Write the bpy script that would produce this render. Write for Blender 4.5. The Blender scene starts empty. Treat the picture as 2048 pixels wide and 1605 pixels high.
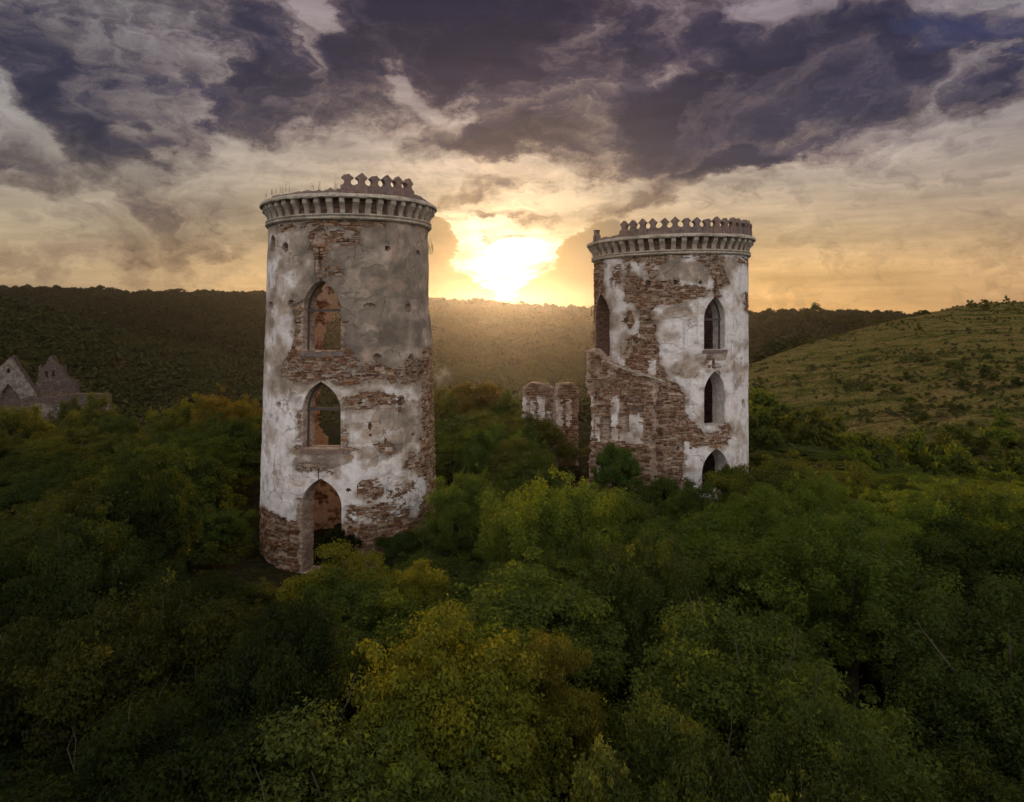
import bpy, math, random
import numpy as np
from mathutils import Matrix, Vector

scene = bpy.context.scene
COL = scene.collection
random.seed(7)
rng = np.random.default_rng(11)
R = math.radians

# ------------------------------------------------------------------ camera
CAMZ, FPX, CX, HY = 13.5, 1400.0, 1024.0, 625.0
cam_d = bpy.data.cameras.new("camera"); cam = bpy.data.objects.new("camera", cam_d); COL.objects.link(cam)
cam.location = (0, 0, CAMZ); cam.rotation_euler = (R(90), 0, 0)
cam_d.sensor_fit = 'HORIZONTAL'; cam_d.sensor_width = 36; cam_d.lens = 36 * FPX / 2048
cam_d.shift_y = -(802.5 - HY) / 2048
cam_d.clip_start = 0.1; cam_d.clip_end = 6000
scene.camera = cam

# ------------------------------------------------------------------ exposure
SUN_AZ, SUN_EL = R(-0.6), R(4.2)
vs = scene.view_settings
vs.view_transform = 'Standard'; vs.look = 'None'; vs.gamma = 1.0; vs.exposure = 0.0; vs.use_curve_mapping = False
cy = scene.cycles
cy.max_bounces = 4; cy.diffuse_bounces = 2; cy.transmission_bounces = 2; cy.volume_bounces = 0; cy.glossy_bounces = 1
cy.use_denoising = True; cy.use_adaptive_sampling = True; cy.adaptive_threshold = 0.02
try: cy.denoiser = 'OPENIMAGEDENOISE'
except Exception: pass
cy.sample_clamp_indirect = 4.0
cy.caustics_reflective = False; cy.caustics_refractive = False

# ------------------------------------------------------------------ node helper
class NB:
    def __init__(s, tree):
        s.t = tree; s.n = tree.nodes; s.l = tree.links
    def node(s, typ, **kw):
        nd = s.n.new(typ)
        for k, v in kw.items(): setattr(nd, k, v)
        return nd
    def put(s, sock, v):
        if hasattr(v, 'is_output') or isinstance(v, bpy.types.NodeSocket): s.l.new(v, sock)
        else:
            if isinstance(v, (tuple, list)) and sock.type == 'RGBA' and len(v) == 3: v = (*v, 1)
            sock.default_value = v
    def math(s, op, a, b=None, c=None, clamp=False):
        nd = s.node('ShaderNodeMath', operation=op, use_clamp=clamp)
        s.put(nd.inputs[0], a)
        if b is not None: s.put(nd.inputs[1], b)
        if c is not None: s.put(nd.inputs[2], c)
        return nd.outputs[0]
    def vmath(s, op, a, b=None, out=0):
        nd = s.node('ShaderNodeVectorMath', operation=op)
        s.put(nd.inputs[0], a)
        if b is not None:
            if op == 'SCALE': s.put(nd.inputs['Scale'], b)
            else: s.put(nd.inputs[1], b)
        return nd.outputs[out]
    def comb(s, x, y, z):
        nd = s.node('ShaderNodeCombineXYZ'); s.put(nd.inputs[0], x); s.put(nd.inputs[1], y); s.put(nd.inputs[2], z); return nd.outputs[0]
    def sep(s, v):
        nd = s.node('ShaderNodeSeparateXYZ'); s.put(nd.inputs[0], v); return nd.outputs
    def noise(s, vec, scale, detail=4, rough=0.55, color=False, dist=0.0, dim='3D'):
        nd = s.node('ShaderNodeTexNoise', noise_dimensions=dim); s.put(nd.inputs['Vector'], vec)
        nd.inputs['Scale'].default_value = scale; nd.inputs['Detail'].default_value = detail
        nd.inputs['Roughness'].default_value = rough; nd.inputs['Distortion'].default_value = dist
        return nd.outputs['Color' if color else 'Fac']
    def mix(s, f, a, b, blend='MIX'):
        nd = s.node('ShaderNodeMix', data_type='RGBA', blend_type=blend)
        s.put(nd.inputs[0], f); s.put(nd.inputs[6], a); s.put(nd.inputs[7], b); return nd.outputs[2]
    def rng(s, v, a, b, c=0.0, d=1.0, smooth=True):
        nd = s.node('ShaderNodeMapRange', interpolation_type='SMOOTHSTEP' if smooth else 'LINEAR')
        s.put(nd.inputs[0], v)
        for i, q in enumerate((a, b, c, d)): s.put(nd.inputs[i + 1], q)
        return nd.outputs[0]
    def ramp(s, f, stops):
        nd = s.node('ShaderNodeValToRGB'); s.put(nd.inputs[0], f)
        e = nd.color_ramp.elements
        while len(e) < len(stops): e.new(0.5)
        for k, (p, c) in enumerate(stops):
            e[k].position = p; e[k].color = (*c, 1)
        return nd.outputs[0]

def lin(r, g, b):
    f = lambda c: (c / 255 / 12.92) if c / 255 <= 0.04045 else ((c / 255 + 0.055) / 1.055) ** 2.4
    return (f(r), f(g), f(b))

# ------------------------------------------------------------------ world sky
SKY_BRIGHT, SKY_SHADE = (1.28, 1.18, 1.13), (0.88, 0.82, 0.83)     # unseen clouds behind the viewer, brightened to light the tower fronts
# (photo x, y, half width, half height, tilt, density) of the dark cloud masses
CLOUDS = [(1500, 195, 300, 88, 16, .85), (1120, 245, 250, 46, 10, .55), (1270, 130, 190, 80, 6, .48), (870, 75, 230, 100, 24, .85), (690, 160, 90, 50, 20, .45),
          (440, 45, 110, 70, -10, .48), (490, 195, 75, 58, -10, .80), (180, 255, 105, 40, -26, .85), (50, 80, 200, 80, -15, .32), (110, 165, 130, 40, -20, .18),
          (350, 290, 60, 55, -30, .30), (960, 262, 130, 36, -6, .42), (1090, 325, 55, 42, -20, .48), (1440, 345, 180, 22, 14, .58), (1560, 308, 90, 16, 6, .40),
          (940, 388, 95, 20, 6, .42), (360, 470, 190, 40, 6, .34), (120, 340, 170, 40, -6, .40), (1910, 180, 240, 36, 10, .36), (1090, 105, 170, 80, 10, .50),
          (1960, 60, 120, 22, -6, .30), (1050, 0, 380, 40, 0, .40), (1650, 60, 200, 34, 14, .25), (1180, 410, 90, 16, 4, .26), (120, 545, 200, 30, 0, .16),
          (820, 185, 60, 24, 0, -.55), (672, 25, 26, 60, -20, -.7), (1150, 130, 60, 40, 30, -.15), (1280, 165, 90, 20, 14, -.30), (250, 60, 130, 70, -10, .12), (1500, 20, 60, 20, 0, -.2), (620, 60, 30, 60, 0, -.2), (1000, 170, 80, 30, 20, -.10), (1075, 548, 75, 8, 8, .45), (975, 440, 100, 10, 0, .4), (1070, 468, 60, 7, 5, .35)]
CUMULUS = [(868, 505, 40, 66, 0), (845, 560, 60, 60, 0), (940, 594, 62, 22, -8), (900, 582, 44, 28, 0), (1120, 578, 85, 38, 8), (1165, 530, 55, 62, 30), (1230, 545, 95, 100, 0), (1065, 604, 50, 12, 0), (1215, 480, 50, 40, 10)]
world = bpy.data.worlds.new("World"); scene.world = world; world.use_nodes = True
def build_sky():
    nb = NB(world.node_tree); nb.n.clear()
    M, VM = nb.math, nb.vmath
    d = nb.node('ShaderNodeTexCoord').outputs['Generated']
    x, y, z = nb.sep(d)
    az = M('ARCTAN2', x, y)
    V = M('DIVIDE', z, M('MAXIMUM', M('SQRT', M('MULTIPLY_ADD', x, x, M('MULTIPLY', y, y))), 0.12))
    ang = nb.comb(az, M('MULTIPLY', V, 1.9), 0.0)
    n1 = VM('SUBTRACT', nb.noise(ang, 4.2, 3, 0.6, color=True, dim='2D'), (0.5, 0.5, 0.5))
    n2 = VM('SUBTRACT', nb.noise(ang, 13.0, 5, 0.68, color=True, dim='2D'), (0.5, 0.5, 0.5))
    base = nb.comb(az, V, 0.0)
    n2w = VM('MULTIPLY', n2, (0.075, 0.05, 0))
    w = VM('ADD', VM('ADD', base, n2w), VM('MULTIPLY', n1, (0.25, 0.14, 0)))
    wc = VM('ADD', base, VM('MULTIPLY', n2, (0.05, 0.05, 0)))
    def vma(a, b, c):
        nd = nb.node('ShaderNodeVectorMath', operation='MULTIPLY_ADD')
        nb.put(nd.inputs[0], a); nb.put(nd.inputs[1], b); nb.put(nd.inputs[2], c); return nd.outputs[0]
    def blobs3(vec, tri, e0, e1):
        """three soft elliptical cloud masses at once -> vector of densities"""
        vx, vy, _ = nb.sep(vec)
        A1, A2, A3, B1, B2, B3 = [], [], [], [], [], []
        for (px, py, a, b, an) in tri:
            u = (px - CX) / FPX; v = (HY - py) / FPX
            A = math.atan(u); T = v * math.cos(A)
            c_, s_ = math.cos(R(an)), math.sin(R(an)); a_, b_ = a / FPX, b / FPX
            A1.append(c_ / a_); A2.append(s_ / a_); A3.append(-(A * c_ + T * s_) / a_)
            B1.append(-s_ / b_); B2.append(c_ / b_); B3.append(-(-A * s_ + T * c_) / b_)
        du = vma(vx, tuple(A1), vma(vy, tuple(A2), tuple(A3)))
        dv = vma(vx, tuple(B1), vma(vy, tuple(B2), tuple(B3)))
        L = vma(du, du, VM('MULTIPLY', dv, dv))
        nd = nb.node('ShaderNodeMapRange', data_type='FLOAT_VECTOR', interpolation_type='SMOOTHSTEP')
        nb.put(nd.inputs[6], L)
        for i, q in enumerate((e0 * e0, e1 * e1, 1.0, 0.0)): nd.inputs[7 + i].default_value = (q, q, q)
        return nd.outputs[1]
    dens = None
    BL = CLOUDS + [(0, 0, 10, 10, 0, 0)] * (-len(CLOUDS) % 3)
    for k in range(0, len(BL), 3):
        tri = BL[k:k + 3]
        q = VM('DOT_PRODUCT', blobs3(w, [t[:5] for t in tri], 0.1, 1.55), tuple(t[5] for t in tri), out=1)
        dens = q if dens is None else M('ADD', dens, q)
    billow = nb.noise(w, 8.0, 7, 0.66, dim='2D')
    strk = nb.noise(nb.comb(M('MULTIPLY_ADD', V, -0.9, az), M('MULTIPLY', V, 7.5), 0.0), 3.6, 5, 0.62, dim='2D')
    low = nb.rng(V, 0.06, 0.34)
    bil0 = M('SUBTRACT', billow, 0.5); st0 = M('SUBTRACT', strk, 0.5)
    dens = M('MULTIPLY_ADD', bil0, M('MULTIPLY_ADD', low, 1.75, 0.30), dens)
    n3 = nb.noise(w, 21.0, 5, 0.66, dim='2D')
    dens = M('MULTIPLY_ADD', M('SUBTRACT', n3, 0.5), 0.75, dens)
    dens = M('MULTIPLY_ADD', st0, 0.5, dens)
    dens = M('MULTIPLY_ADD', low, 0.13, dens)
    dens = M('MULTIPLY_ADD', nb.sep(n2)[1], 0.75, dens)
    n2x, n2y, n2z = nb.sep(n2)
    su = M('MULTIPLY_ADD', n2x, 0.085, M('SUBTRACT', az, SUN_AZ)); sv = M('MULTIPLY_ADD', n2y, 0.06, M('SUBTRACT', V, math.tan(SUN_EL) - 0.006))
    sv = M('MULTIPLY_ADD', st0, 0.03, sv)
    sd2 = M('MULTIPLY_ADD', su, su, M('MULTIPLY', M('MULTIPLY', sv, sv), 1.25))
    sdist = M('SQRT', sd2)
    veil = nb.ramp(M('MULTIPLY', V, 2.0, clamp=True), [(0.0, lin(205, 158, 98)), (0.12, lin(204, 164, 112)), (0.22, lin(188, 162, 128)), (0.34, lin(174, 157, 140)), (0.48, lin(166, 152, 146)), (0.64, lin(146, 132, 137)), (0.9, lin(118, 106, 120))])
    veil = nb.mix(nb.rng(az, -0.05, -0.62, 0.0, 0.62), veil, lin(134, 129, 118))
    veil = nb.mix(nb.rng(az, 0.30, 0.70, 0.0, 0.35), veil, lin(140, 122, 112))
    veil = nb.mix(M('MULTIPLY', nb.rng(M('ABSOLUTE', az), 0.18, 0.6), nb.rng(V, 0.08, 0.30, 0.0, 0.42)), veil, lin(136, 138, 152))
    tex = M('ADD', M('MULTIPLY_ADD', st0, 1.05, 0.98), M('MULTIPLY', bil0, 0.6))
    veil = VM('SCALE', veil, tex)
    dens = M('MULTIPLY_ADD', nb.rng(dens, 0.45, 0.95), M('MULTIPLY', bil0, 0.9), dens)
    cloud = nb.ramp(M('MULTIPLY', dens, 0.8), [(0.0, (1.30, 1.27, 1.22)), (0.10, (1.06, 1.04, 1.02)), (0.24, (0.78, 0.74, 0.75)), (0.40, (0.47, 0.425, 0.47)), (0.56, (0.25, 0.232, 0.33)), (0.76, (0.145, 0.142, 0.245)), (1.0, (0.095, 0.098, 0.20))])
    col = nb.mix(1.0, veil, cloud, 'MULTIPLY')
    thin = nb.rng(dens, 0.22, 0.72, 1.0, 0.0)
    g2 = M('MULTIPLY', M('EXPONENT', M('MULTIPLY', sdist, -6.5)), 0.50)
    g1 = M('MULTIPLY', M('EXPONENT', M('MULTIPLY', sd2, -90.0)), 0.34)
    g0 = M('MULTIPLY', M('EXPONENT', M('MULTIPLY', sd2, -340.0)), 0.95)
    glow = VM('ADD', VM('SCALE', (1.0, 0.70, 0.36), M('ADD', g2, g1)), VM('SCALE', (1.0, 0.93, 0.78), g0))
    col = VM('ADD', col, VM('SCALE', glow, M('MULTIPLY', thin, M('MULTIPLY', tex, M('MULTIPLY_ADD', nb.rng(strk, 0.38, 0.62), 0.7, 0.45)))))
    cum = None
    CU = CUMULUS + [(0, 0, 10, 10, 0)] * (-len(CUMULUS) % 3)
    for k in range(0, len(CU), 3):
        q = blobs3(wc, CU[k:k + 3], 0.35, 1.4)
        cum = q if cum is None else VM('MAXIMUM', cum, q)
    cx_, cy_, cz_ = nb.sep(cum)
    cum = M('MAXIMUM', M('MAXIMUM', cx_, cy_), cz_)
    ce = M('MULTIPLY_ADD', bil0, 0.9, cum)
    cumm = nb.rng(ce, 0.34, 0.50)
    cc = nb.mix(nb.rng(sdist, 0.03, 0.20), lin(188, 146, 92), lin(132, 120, 102))
    cc = VM('SCALE', cc, M('MULTIPLY_ADD', nb.sep(n2)[0], 0.7, M('MULTIPLY_ADD', nb.rng(ce, 0.38, 0.75), -0.34, 1.22)))
    col = nb.mix(M('MULTIPLY', cumm, 0.96), col, cc)
    q = nb.sep(blobs3(w, [(1930, 62, 110, 20, -8), (0, 0, 10, 10, 0), (0, 0, 10, 10, 0)], 0.1, 1.5))[0]
    col = nb.mix(M('MULTIPLY', q, 0.42), col, lin(62, 68, 110))
    b2 = nb.node('ShaderNodeBackground'); nb.put(b2.inputs[0], col); b2.inputs[1].default_value = 1.0
    # ---- the cloud deck overhead and behind the viewer, brightened to light the tower fronts
    zz = M('ADD', M('MAXIMUM', z, 0.0), 0.18)
    deck = nb.noise(nb.comb(M('DIVIDE', x, zz), M('DIVIDE', y, zz), 0.0), 0.62, 4, 0.6, dim='2D')
    lit = nb.rng(y, 0.75, -0.75)
    dk = nb.mix(nb.rng(deck, 0.40, 0.64), nb.mix(lit, lin(160, 143, 135), SKY_BRIGHT), nb.mix(lit, lin(88, 80, 98), SKY_SHADE))
    b3 = nb.node('ShaderNodeBackground'); nb.put(b3.inputs[0], dk); b3.inputs[1].default_value = 1.0
    m1 = nb.node('ShaderNodeMixShader')
    nb.put(m1.inputs[0], M('MULTIPLY', nb.rng(y, 0.40, 0.66), nb.rng(V, 0.95, 0.62)))
    nb.l.new(b3.outputs[0], m1.inputs[1]); nb.l.new(b2.outputs[0], m1.inputs[2])
    # ---- clear air between and behind the clouds
    sky = nb.node('ShaderNodeTexSky', sky_type='NISHITA')
    sky.sun_disc = False; sky.sun_elevation = SUN_EL; sky.sun_rotation = SUN_AZ
    sky.altitude = 250; sky.air_density = 1.0; sky.dust_density = 1.5; sky.ozone_density = 1.2
    b1 = nb.node('ShaderNodeBackground'); nb.put(b1.inputs[0], sky.outputs[0]); b1.inputs[1].default_value = 0.06
    mx = nb.node('ShaderNodeMixShader'); nb.put(mx.inputs[0], 0.93)
    nb.l.new(b1.outputs[0], mx.inputs[1]); nb.l.new(m1.outputs[0], mx.inputs[2])
    out = nb.node('ShaderNodeOutputWorld'); nb.l.new(mx.outputs[0], out.inputs[0])
build_sky()
try:
    world.cycles.sampling_method = 'MANUAL'; world.cycles.sample_map_resolution = 512
except Exception: pass

# ------------------------------------------------------------------ sun lamp
sd_ = bpy.data.lights.new("sun", 'SUN'); sun = bpy.data.objects.new("sun", sd_); COL.objects.link(sun)
sd_.energy = 2.6; sd_.angle = R(0.6); sd_.color = (1.0, 0.61, 0.30)
sun.rotation_euler = (R(90) - SUN_EL, 0, R(180) - SUN_AZ)
sun.rotation_euler = Vector((-math.sin(SUN_AZ) * math.cos(SUN_EL), -math.cos(SUN_AZ) * math.cos(SUN_EL), -math.sin(SUN_EL))).to_track_quat('-Z', 'Y').to_euler()
sun.location = (0, 60, 60)

# ------------------------------------------------------------------ numpy helpers
def _h(ix, iy, seed):
    n = (ix.astype(np.int64) * 374761393 + iy.astype(np.int64) * 668265263 + seed * 974711) & 0xffffffff
    n = ((n ^ (n >> 13)) * 1274126177) & 0xffffffff
    n = ((n ^ (n >> 15)) * 2246822519) & 0xffffffff
    return ((n ^ (n >> 16)) & 0xffff) / 65535.0
def vnoise(x, y, seed=0):
    ix = np.floor(x); iy = np.floor(y); fx = x - ix; fy = y - iy
    fx = fx * fx * (3 - 2 * fx); fy = fy * fy * (3 - 2 * fy)
    a = _h(ix, iy, seed); b = _h(ix + 1, iy, seed); c = _h(ix, iy + 1, seed); d = _h(ix + 1, iy + 1, seed)
    return (a * (1 - fx) + b * fx) * (1 - fy) + (c * (1 - fx) + d * fx) * fy
def fbm(x, y, seed=0, oct=4, gain=0.5):
    x = np.asarray(x, float); y = np.asarray(y, float)
    s = 0; a = 1; t = 0
    for k in range(oct):
        s = s + a * vnoise(x * 2 ** k + 17.3 * k, y * 2 ** k - 9.1 * k, seed + k); t += a; a *= gain
    return s / t
def sdpoly(px, py, pts):
    """signed distance (inside positive) in the units of the points"""
    pts = np.asarray(pts, float); d = np.full(px.shape, 1e9); ins = np.zeros(px.shape, bool)
    for k in range(len(pts)):
        ax, ay = pts[k]; bx, by = pts[(k + 1) % len(pts)]
        ex, ey = bx - ax, by - ay
        t = np.clip(((px - ax) * ex + (py - ay) * ey) / (ex * ex + ey * ey + 1e-9), 0, 1)
        d = np.minimum(d, np.hypot(px - ax - t * ex, py - ay - t * ey))
        c = ((ay > py) != (by > py)) & (px < (bx - ax) * (py - ay) / (by - ay + 1e-12) + ax)
        ins ^= c
    return np.where(ins, d, -d)
def sdell(px, py, cx, cyy, a, b):
    return (1 - np.hypot((px - cx) / a, (py - cyy) / b)) * min(a, b)
def proj(P):
    """picture coordinates (photo pixels) of world points, used to measure where wear sits on the walls"""
    yy = np.maximum(P[..., 1], 0.1)
    return CX + FPX * P[..., 0] / yy, HY - FPX * (P[..., 2] - CAMZ) / yy
def at(px, py, Y): return ((px - CX) / FPX * Y, Y, CAMZ + (HY - py) / FPX * Y)

def mesh_np(name, V, F, mats=(), mi=None, attrs=None, smooth=False):
    """V (n,3), F (m,4) or (m,3) int arrays"""
    me = bpy.data.meshes.new(name)
    V = np.ascontiguousarray(V, np.float32); F = np.ascontiguousarray(F, np.int32)
    k = F.shape[1]; m = len(F)
    me.vertices.add(len(V)); me.vertices.foreach_set('co', V.ravel())
    me.loops.add(m * k); me.loops.foreach_set('vertex_index', F.ravel())
    me.polygons.add(m); me.polygons.foreach_set('loop_start', np.arange(0, m * k, k, dtype=np.int32))
    try: me.polygons.foreach_set('loop_total', np.full(m, k, np.int32))
    except Exception: pass
    for q in mats: me.materials.append(q)
    if mi is not None: me.polygons.foreach_set('material_index', np.ascontiguousarray(mi, np.int32))
    for a, v in (attrs or {}).items():
        at_ = me.attributes.new(a, 'FLOAT', 'POINT'); at_.data.foreach_set('value', np.ascontiguousarray(v, np.float32))
    me.update(calc_edges=True)
    me.polygons.foreach_set('use_smooth', np.full(m, smooth))
    return me
def link(name, me, parent=None, loc=None):
    o = bpy.data.objects.new(name, me); COL.objects.link(o)
    if parent is not None: o.parent = parent
    if loc is not None: o.location = loc
    return o
def tag(o, label=None, cat=None, group=None, kind=None):
    if label: o['label'] = label
    if cat: o['category'] = cat
    if group: o['group'] = group
    if kind: o['kind'] = kind
    return o
def empty(name, loc=(0, 0, 0)):
    o = bpy.data.objects.new(name, None); COL.objects.link(o); o.location = loc; return o

# ------------------------------------------------------------------ materials
def material(name):
    m = bpy.data.materials.new(name); m.use_nodes = True
    nb = NB(m.node_tree); nb.n.clear()
    return m, nb
def finish(nb, color, rough=0.9, bump=None, bstr=0.5, bdist=0.05, spec=0.15):
    p = nb.node('ShaderNodeBsdfPrincipled')
    nb.put(p.inputs['Base Color'], color); nb.put(p.inputs['Roughness'], rough); p.inputs['Specular IOR Level'].default_value = spec
    if bump is not None:
        b = nb.node('ShaderNodeBump'); b.inputs['Strength'].default_value = bstr; b.inputs['Distance'].default_value = bdist
        nb.put(b.inputs['Height'], bump); nb.l.new(b.outputs[0], p.inputs['Normal'])
    o = nb.node('ShaderNodeOutputMaterial'); nb.l.new(p.outputs[0], o.inputs[0])
def attr(nb, n): return nb.node('ShaderNodeAttribute', attribute_name=n).outputs['Fac']
def wpos(nb): return nb.node('ShaderNodeNewGeometry').outputs['Position']

def mat_plaster():
    m, nb = material("lime_plaster")
    P = wpos(nb); w = attr(nb, 'white'); dirt = attr(nb, 'dirt')
    big = nb.noise(P, 0.55, 6, 0.6); fine = nb.noise(P, 7.0, 6, 0.68); med = nb.noise(P, 2.1, 6, 0.62); grit = nb.noise(P, 26.0, 3, 0.6)
    white = nb.mix(nb.rng(med, .35, .7), (0.74, 0.70, 0.68), (0.88, 0.855, 0.845))
    grey = nb.mix(nb.rng(big, .35, .65), (0.15, 0.125, 0.10), (0.27, 0.228, 0.185))
    tan = nb.mix(nb.rng(med, .4, .65), (0.37, 0.30, 0.235), (0.50, 0.42, 0.345))
    c = nb.mix(nb.rng(w, 0.0, 0.5), grey, tan); c = nb.mix(nb.rng(w, 0.42, 0.9), c, white)
    c = nb.mix(nb.math('MULTIPLY', nb.rng(fine, .52, .76), 0.42), c, (0.27, 0.22, 0.185))
    streak = nb.noise(nb.vmath('MULTIPLY', P, (3.4, 3.4, 0.30)), 1.0, 6, 0.62)
    c = nb.mix(nb.math('MULTIPLY', nb.rng(streak, .52, .72), 0.42), c, (0.22, 0.19, 0.165))
    c = nb.mix(nb.math('MULTIPLY', nb.rng(nb.noise(P, 0.9, 5, 0.55), .54, .72), 0.42), c, (0.50, 0.34, 0.25))
    c = nb.mix(nb.math('MULTIPLY', dirt, 0.85), c, (0.17, 0.14, 0.115))
    # small chips and hairline cracks
    c = nb.mix(nb.math('MULTIPLY', nb.rng(grit, .66, .74), 0.6), c, (0.20, 0.13, 0.10))
    wp = nb.vmath('ADD', P, nb.vmath('SCALE', nb.noise(P, 1.6, 4, 0.6, color=True), 0.9))
    vo = nb.node('ShaderNodeTexVoronoi', feature='DISTANCE_TO_EDGE'); nb.put(vo.inputs['Vector'], wp); vo.inputs['Scale'].default_value = 0.62
    crack = nb.math('MULTIPLY', nb.rng(vo.outputs['Distance'], 0.0, 0.016, 1.0, 0.0), nb.rng(big, .46, .60))
    c = nb.mix(nb.math('MULTIPLY', crack, 0.75), c, (0.13, 0.10, 0.085))
    h = nb.math('ADD', nb.math('MULTIPLY', fine, 0.6), nb.math('MULTIPLY_ADD', crack, -0.6, med))
    finish(nb, c, 0.95, h, 0.9, 0.07); return m
def mat_stone():
    m, nb = material("red_sandstone")
    P = wpos(nb); oi = nb.node('ShaderNodeObjectInfo')
    t = nb.math('FRACT', nb.math('ADD', attr(nb, 'tint'), oi.outputs['Random']))
    c = nb.ramp(t, [(0.0, (0.108, 0.048, 0.026)), (0.25, (0.178, 0.082, 0.043)), (0.48, (0.258, 0.132, 0.070)), (0.64, (0.145, 0.086, 0.047)), (0.80, (0.295, 0.175, 0.095)), (0.92, (0.37, 0.26, 0.165)), (1.0, (0.45, 0.35, 0.27))])
    n = nb.noise(P, 9.0, 5, 0.65)
    c = nb.mix(nb.rng(n, .3, .7), nb.vmath('SCALE', c, 0.6), nb.vmath('SCALE', c, 1.25))
    lich = nb.noise(P, 1.3, 5, 0.6)
    c = nb.mix(nb.math('MULTIPLY', nb.rng(lich, .50, .70), 0.5), c, (0.13, 0.105, 0.062))
    wash = nb.noise(P, 2.6, 6, 0.66)
    c = nb.mix(nb.math('MULTIPLY', nb.rng(wash, .50, .64), 0.62), c, (0.44, 0.345, 0.275))
    finish(nb, c, 0.95, n, 0.8, 0.04); return m
def mat_core():
    m, nb = material("rubble_mortar")
    P = wpos(nb)
    n = nb.noise(P, 5.0, 6, 0.65); b = nb.noise(P, 0.8, 4, 0.6)
    c = nb.mix(nb.rng(n, .3, .7), (0.36, 0.275, 0.21), (0.56, 0.465, 0.385))
    c = nb.mix(nb.math('MULTIPLY', nb.rng(b, .45, .7), 0.5), c, (0.22, 0.145, 0.10))
    z = nb.sep(P)[2]
    course = nb.noise(nb.vmath('MULTIPLY', P, (2.2, 2.2, 7.5)), 1.0, 3, 0.5)
    c = nb.mix(nb.math('MULTIPLY', nb.rng(course, .48, .58), 0.6), c, (0.20, 0.115, 0.08))
    finish(nb, c, 0.95, nb.math('ADD', nb.math('MULTIPLY', n, .5), course), 0.9, 0.06); return m
def mat_inner():
    m, nb = material("interior_plaster")
    P = wpos(nb)
    n = nb.noise(P, 4.0, 6, 0.65); b = nb.noise(P, 1.05, 6, 0.62)
    c = nb.mix(nb.rng(n, .35, .7), (0.66, 0.50, 0.37), (0.78, 0.63, 0.50))  # peach tone carries the warm sun bounce inside, put into the plaster colour
    course = nb.noise(nb.vmath('MULTIPLY', P, (2.0, 2.0, 7.0)), 1.0, 3, 0.5)
    br = nb.mix(nb.rng(course, .44, .56), (0.36, 0.22, 0.14), (0.17, 0.085, 0.055))
    c = nb.mix(nb.rng(b, .50, .56), c, br)
    finish(nb, c, 0.95, n, 0.7, 0.05); return m
def mat_trim():
    m, nb = material("cornice_stone")
    P = wpos(nb)
    n = nb.noise(P, 6.0, 6, 0.65); b = nb.noise(P, 0.9, 4, 0.6)
    c = nb.mix(nb.rng(n, .3, .72), (0.30, 0.26, 0.20), (0.56, 0.50, 0.42))
    c = nb.mix(nb.math('MULTIPLY', nb.rng(b, .48, .66), 0.6), c, (0.17, 0.15, 0.105))
    finish(nb, c, 0.95, n, 0.8, 0.04); return m
def mat_merlon():
    m, nb = material("shaded_weathered_merlon_stone")
    P = wpos(nb); oi = nb.node('ShaderNodeObjectInfo')
    n = nb.noise(P, 5.0, 6, 0.65)
    c = nb.mix(nb.rng(n, .3, .72), (0.12, 0.095, 0.09), (0.26, 0.20, 0.175))  # stone tone lowered to carry the shadow on the battlements
    c = nb.mix(nb.math('MULTIPLY', oi.outputs['Random'], 0.5), c, (0.27, 0.16, 0.12))
    finish(nb, c, 0.95, n, 0.8, 0.04); return m
def mat_wood():
    m, nb = material("old_window_timber")
    P = wpos(nb)
    n = nb.noise(nb.vmath('MULTIPLY', P, (9, 9, 1.5)), 1.5, 5, 0.6)
    finish(nb, nb.mix(n, (0.055, 0.045, 0.040), (0.13, 0.11, 0.10)), 0.8, n, 0.5, 0.02); return m
def mat_bark():
    m, nb = material("bark")
    n = nb.noise(wpos(nb), 8, 4, 0.6)
    finish(nb, nb.mix(n, (0.05, 0.04, 0.03), (0.13, 0.105, 0.08)), 0.95, n, 0.6, 0.03); return m
def mat_leaf(name="leaves"):
    m, nb = material(name)
    oi = nb.node('ShaderNodeObjectInfo')
    t = attr(nb, 'tint')
    c = oi.outputs['Color']
    warm = nb.mix(1.0, c, (1.7, 1.55, 0.7), 'MULTIPLY')
    cool = nb.mix(1.0, c, (0.55, 0.66, 0.70), 'MULTIPLY')
    col = nb.mix(nb.rng(t, 0.0, 0.55, smooth=False), cool, c); col = nb.mix(nb.rng(t, 0.6, 1.0, smooth=False), col, warm)
    dif = nb.node('ShaderNodeBsdfDiffuse'); nb.put(dif.inputs[0], col)
    tr = nb.node('ShaderNodeBsdfTranslucent'); nb.put(tr.inputs[0], nb.mix(1.0, col, (1.9, 1.7, 0.6), 'MULTIPLY'))
    mx = nb.node('ShaderNodeMixShader'); mx.inputs[0].default_value = 0.45
    nb.l.new(dif.outputs[0], mx.inputs[1]); nb.l.new(tr.outputs[0], mx.inputs[2])
    o = nb.node('ShaderNodeOutputMaterial'); nb.l.new(mx.outputs[0], o.inputs[0]); return m
def mat_far_leaf(k=1.0):
    m, nb = material("far_woodland_leaves")
    P = wpos(nb); oi = nb.node('ShaderNodeObjectInfo')
    r = oi.outputs['Random']; b = nb.noise(P, 0.012, 4, 0.6); t = attr(nb, 'tint')
    c = nb.ramp(nb.math('FRACT', nb.math('ADD', r, nb.math('MULTIPLY', b, 0.5))), [(0.0, (0.036, 0.043, 0.014)), (0.4, (0.047, 0.053, 0.017)), (0.7, (0.058, 0.056, 0.018)), (0.9, (0.066, 0.055, 0.020)), (1.0, (0.044, 0.05, 0.017))])
    c = nb.vmath('SCALE', c, nb.math('ADD', 0.62 * k, nb.math('MULTIPLY', t, 0.28 * k)))
    dif = nb.node('ShaderNodeBsdfDiffuse'); nb.put(dif.inputs[0], c)
    o = nb.node('ShaderNodeOutputMaterial'); nb.l.new(dif.outputs[0], o.inputs[0]); return m
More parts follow.
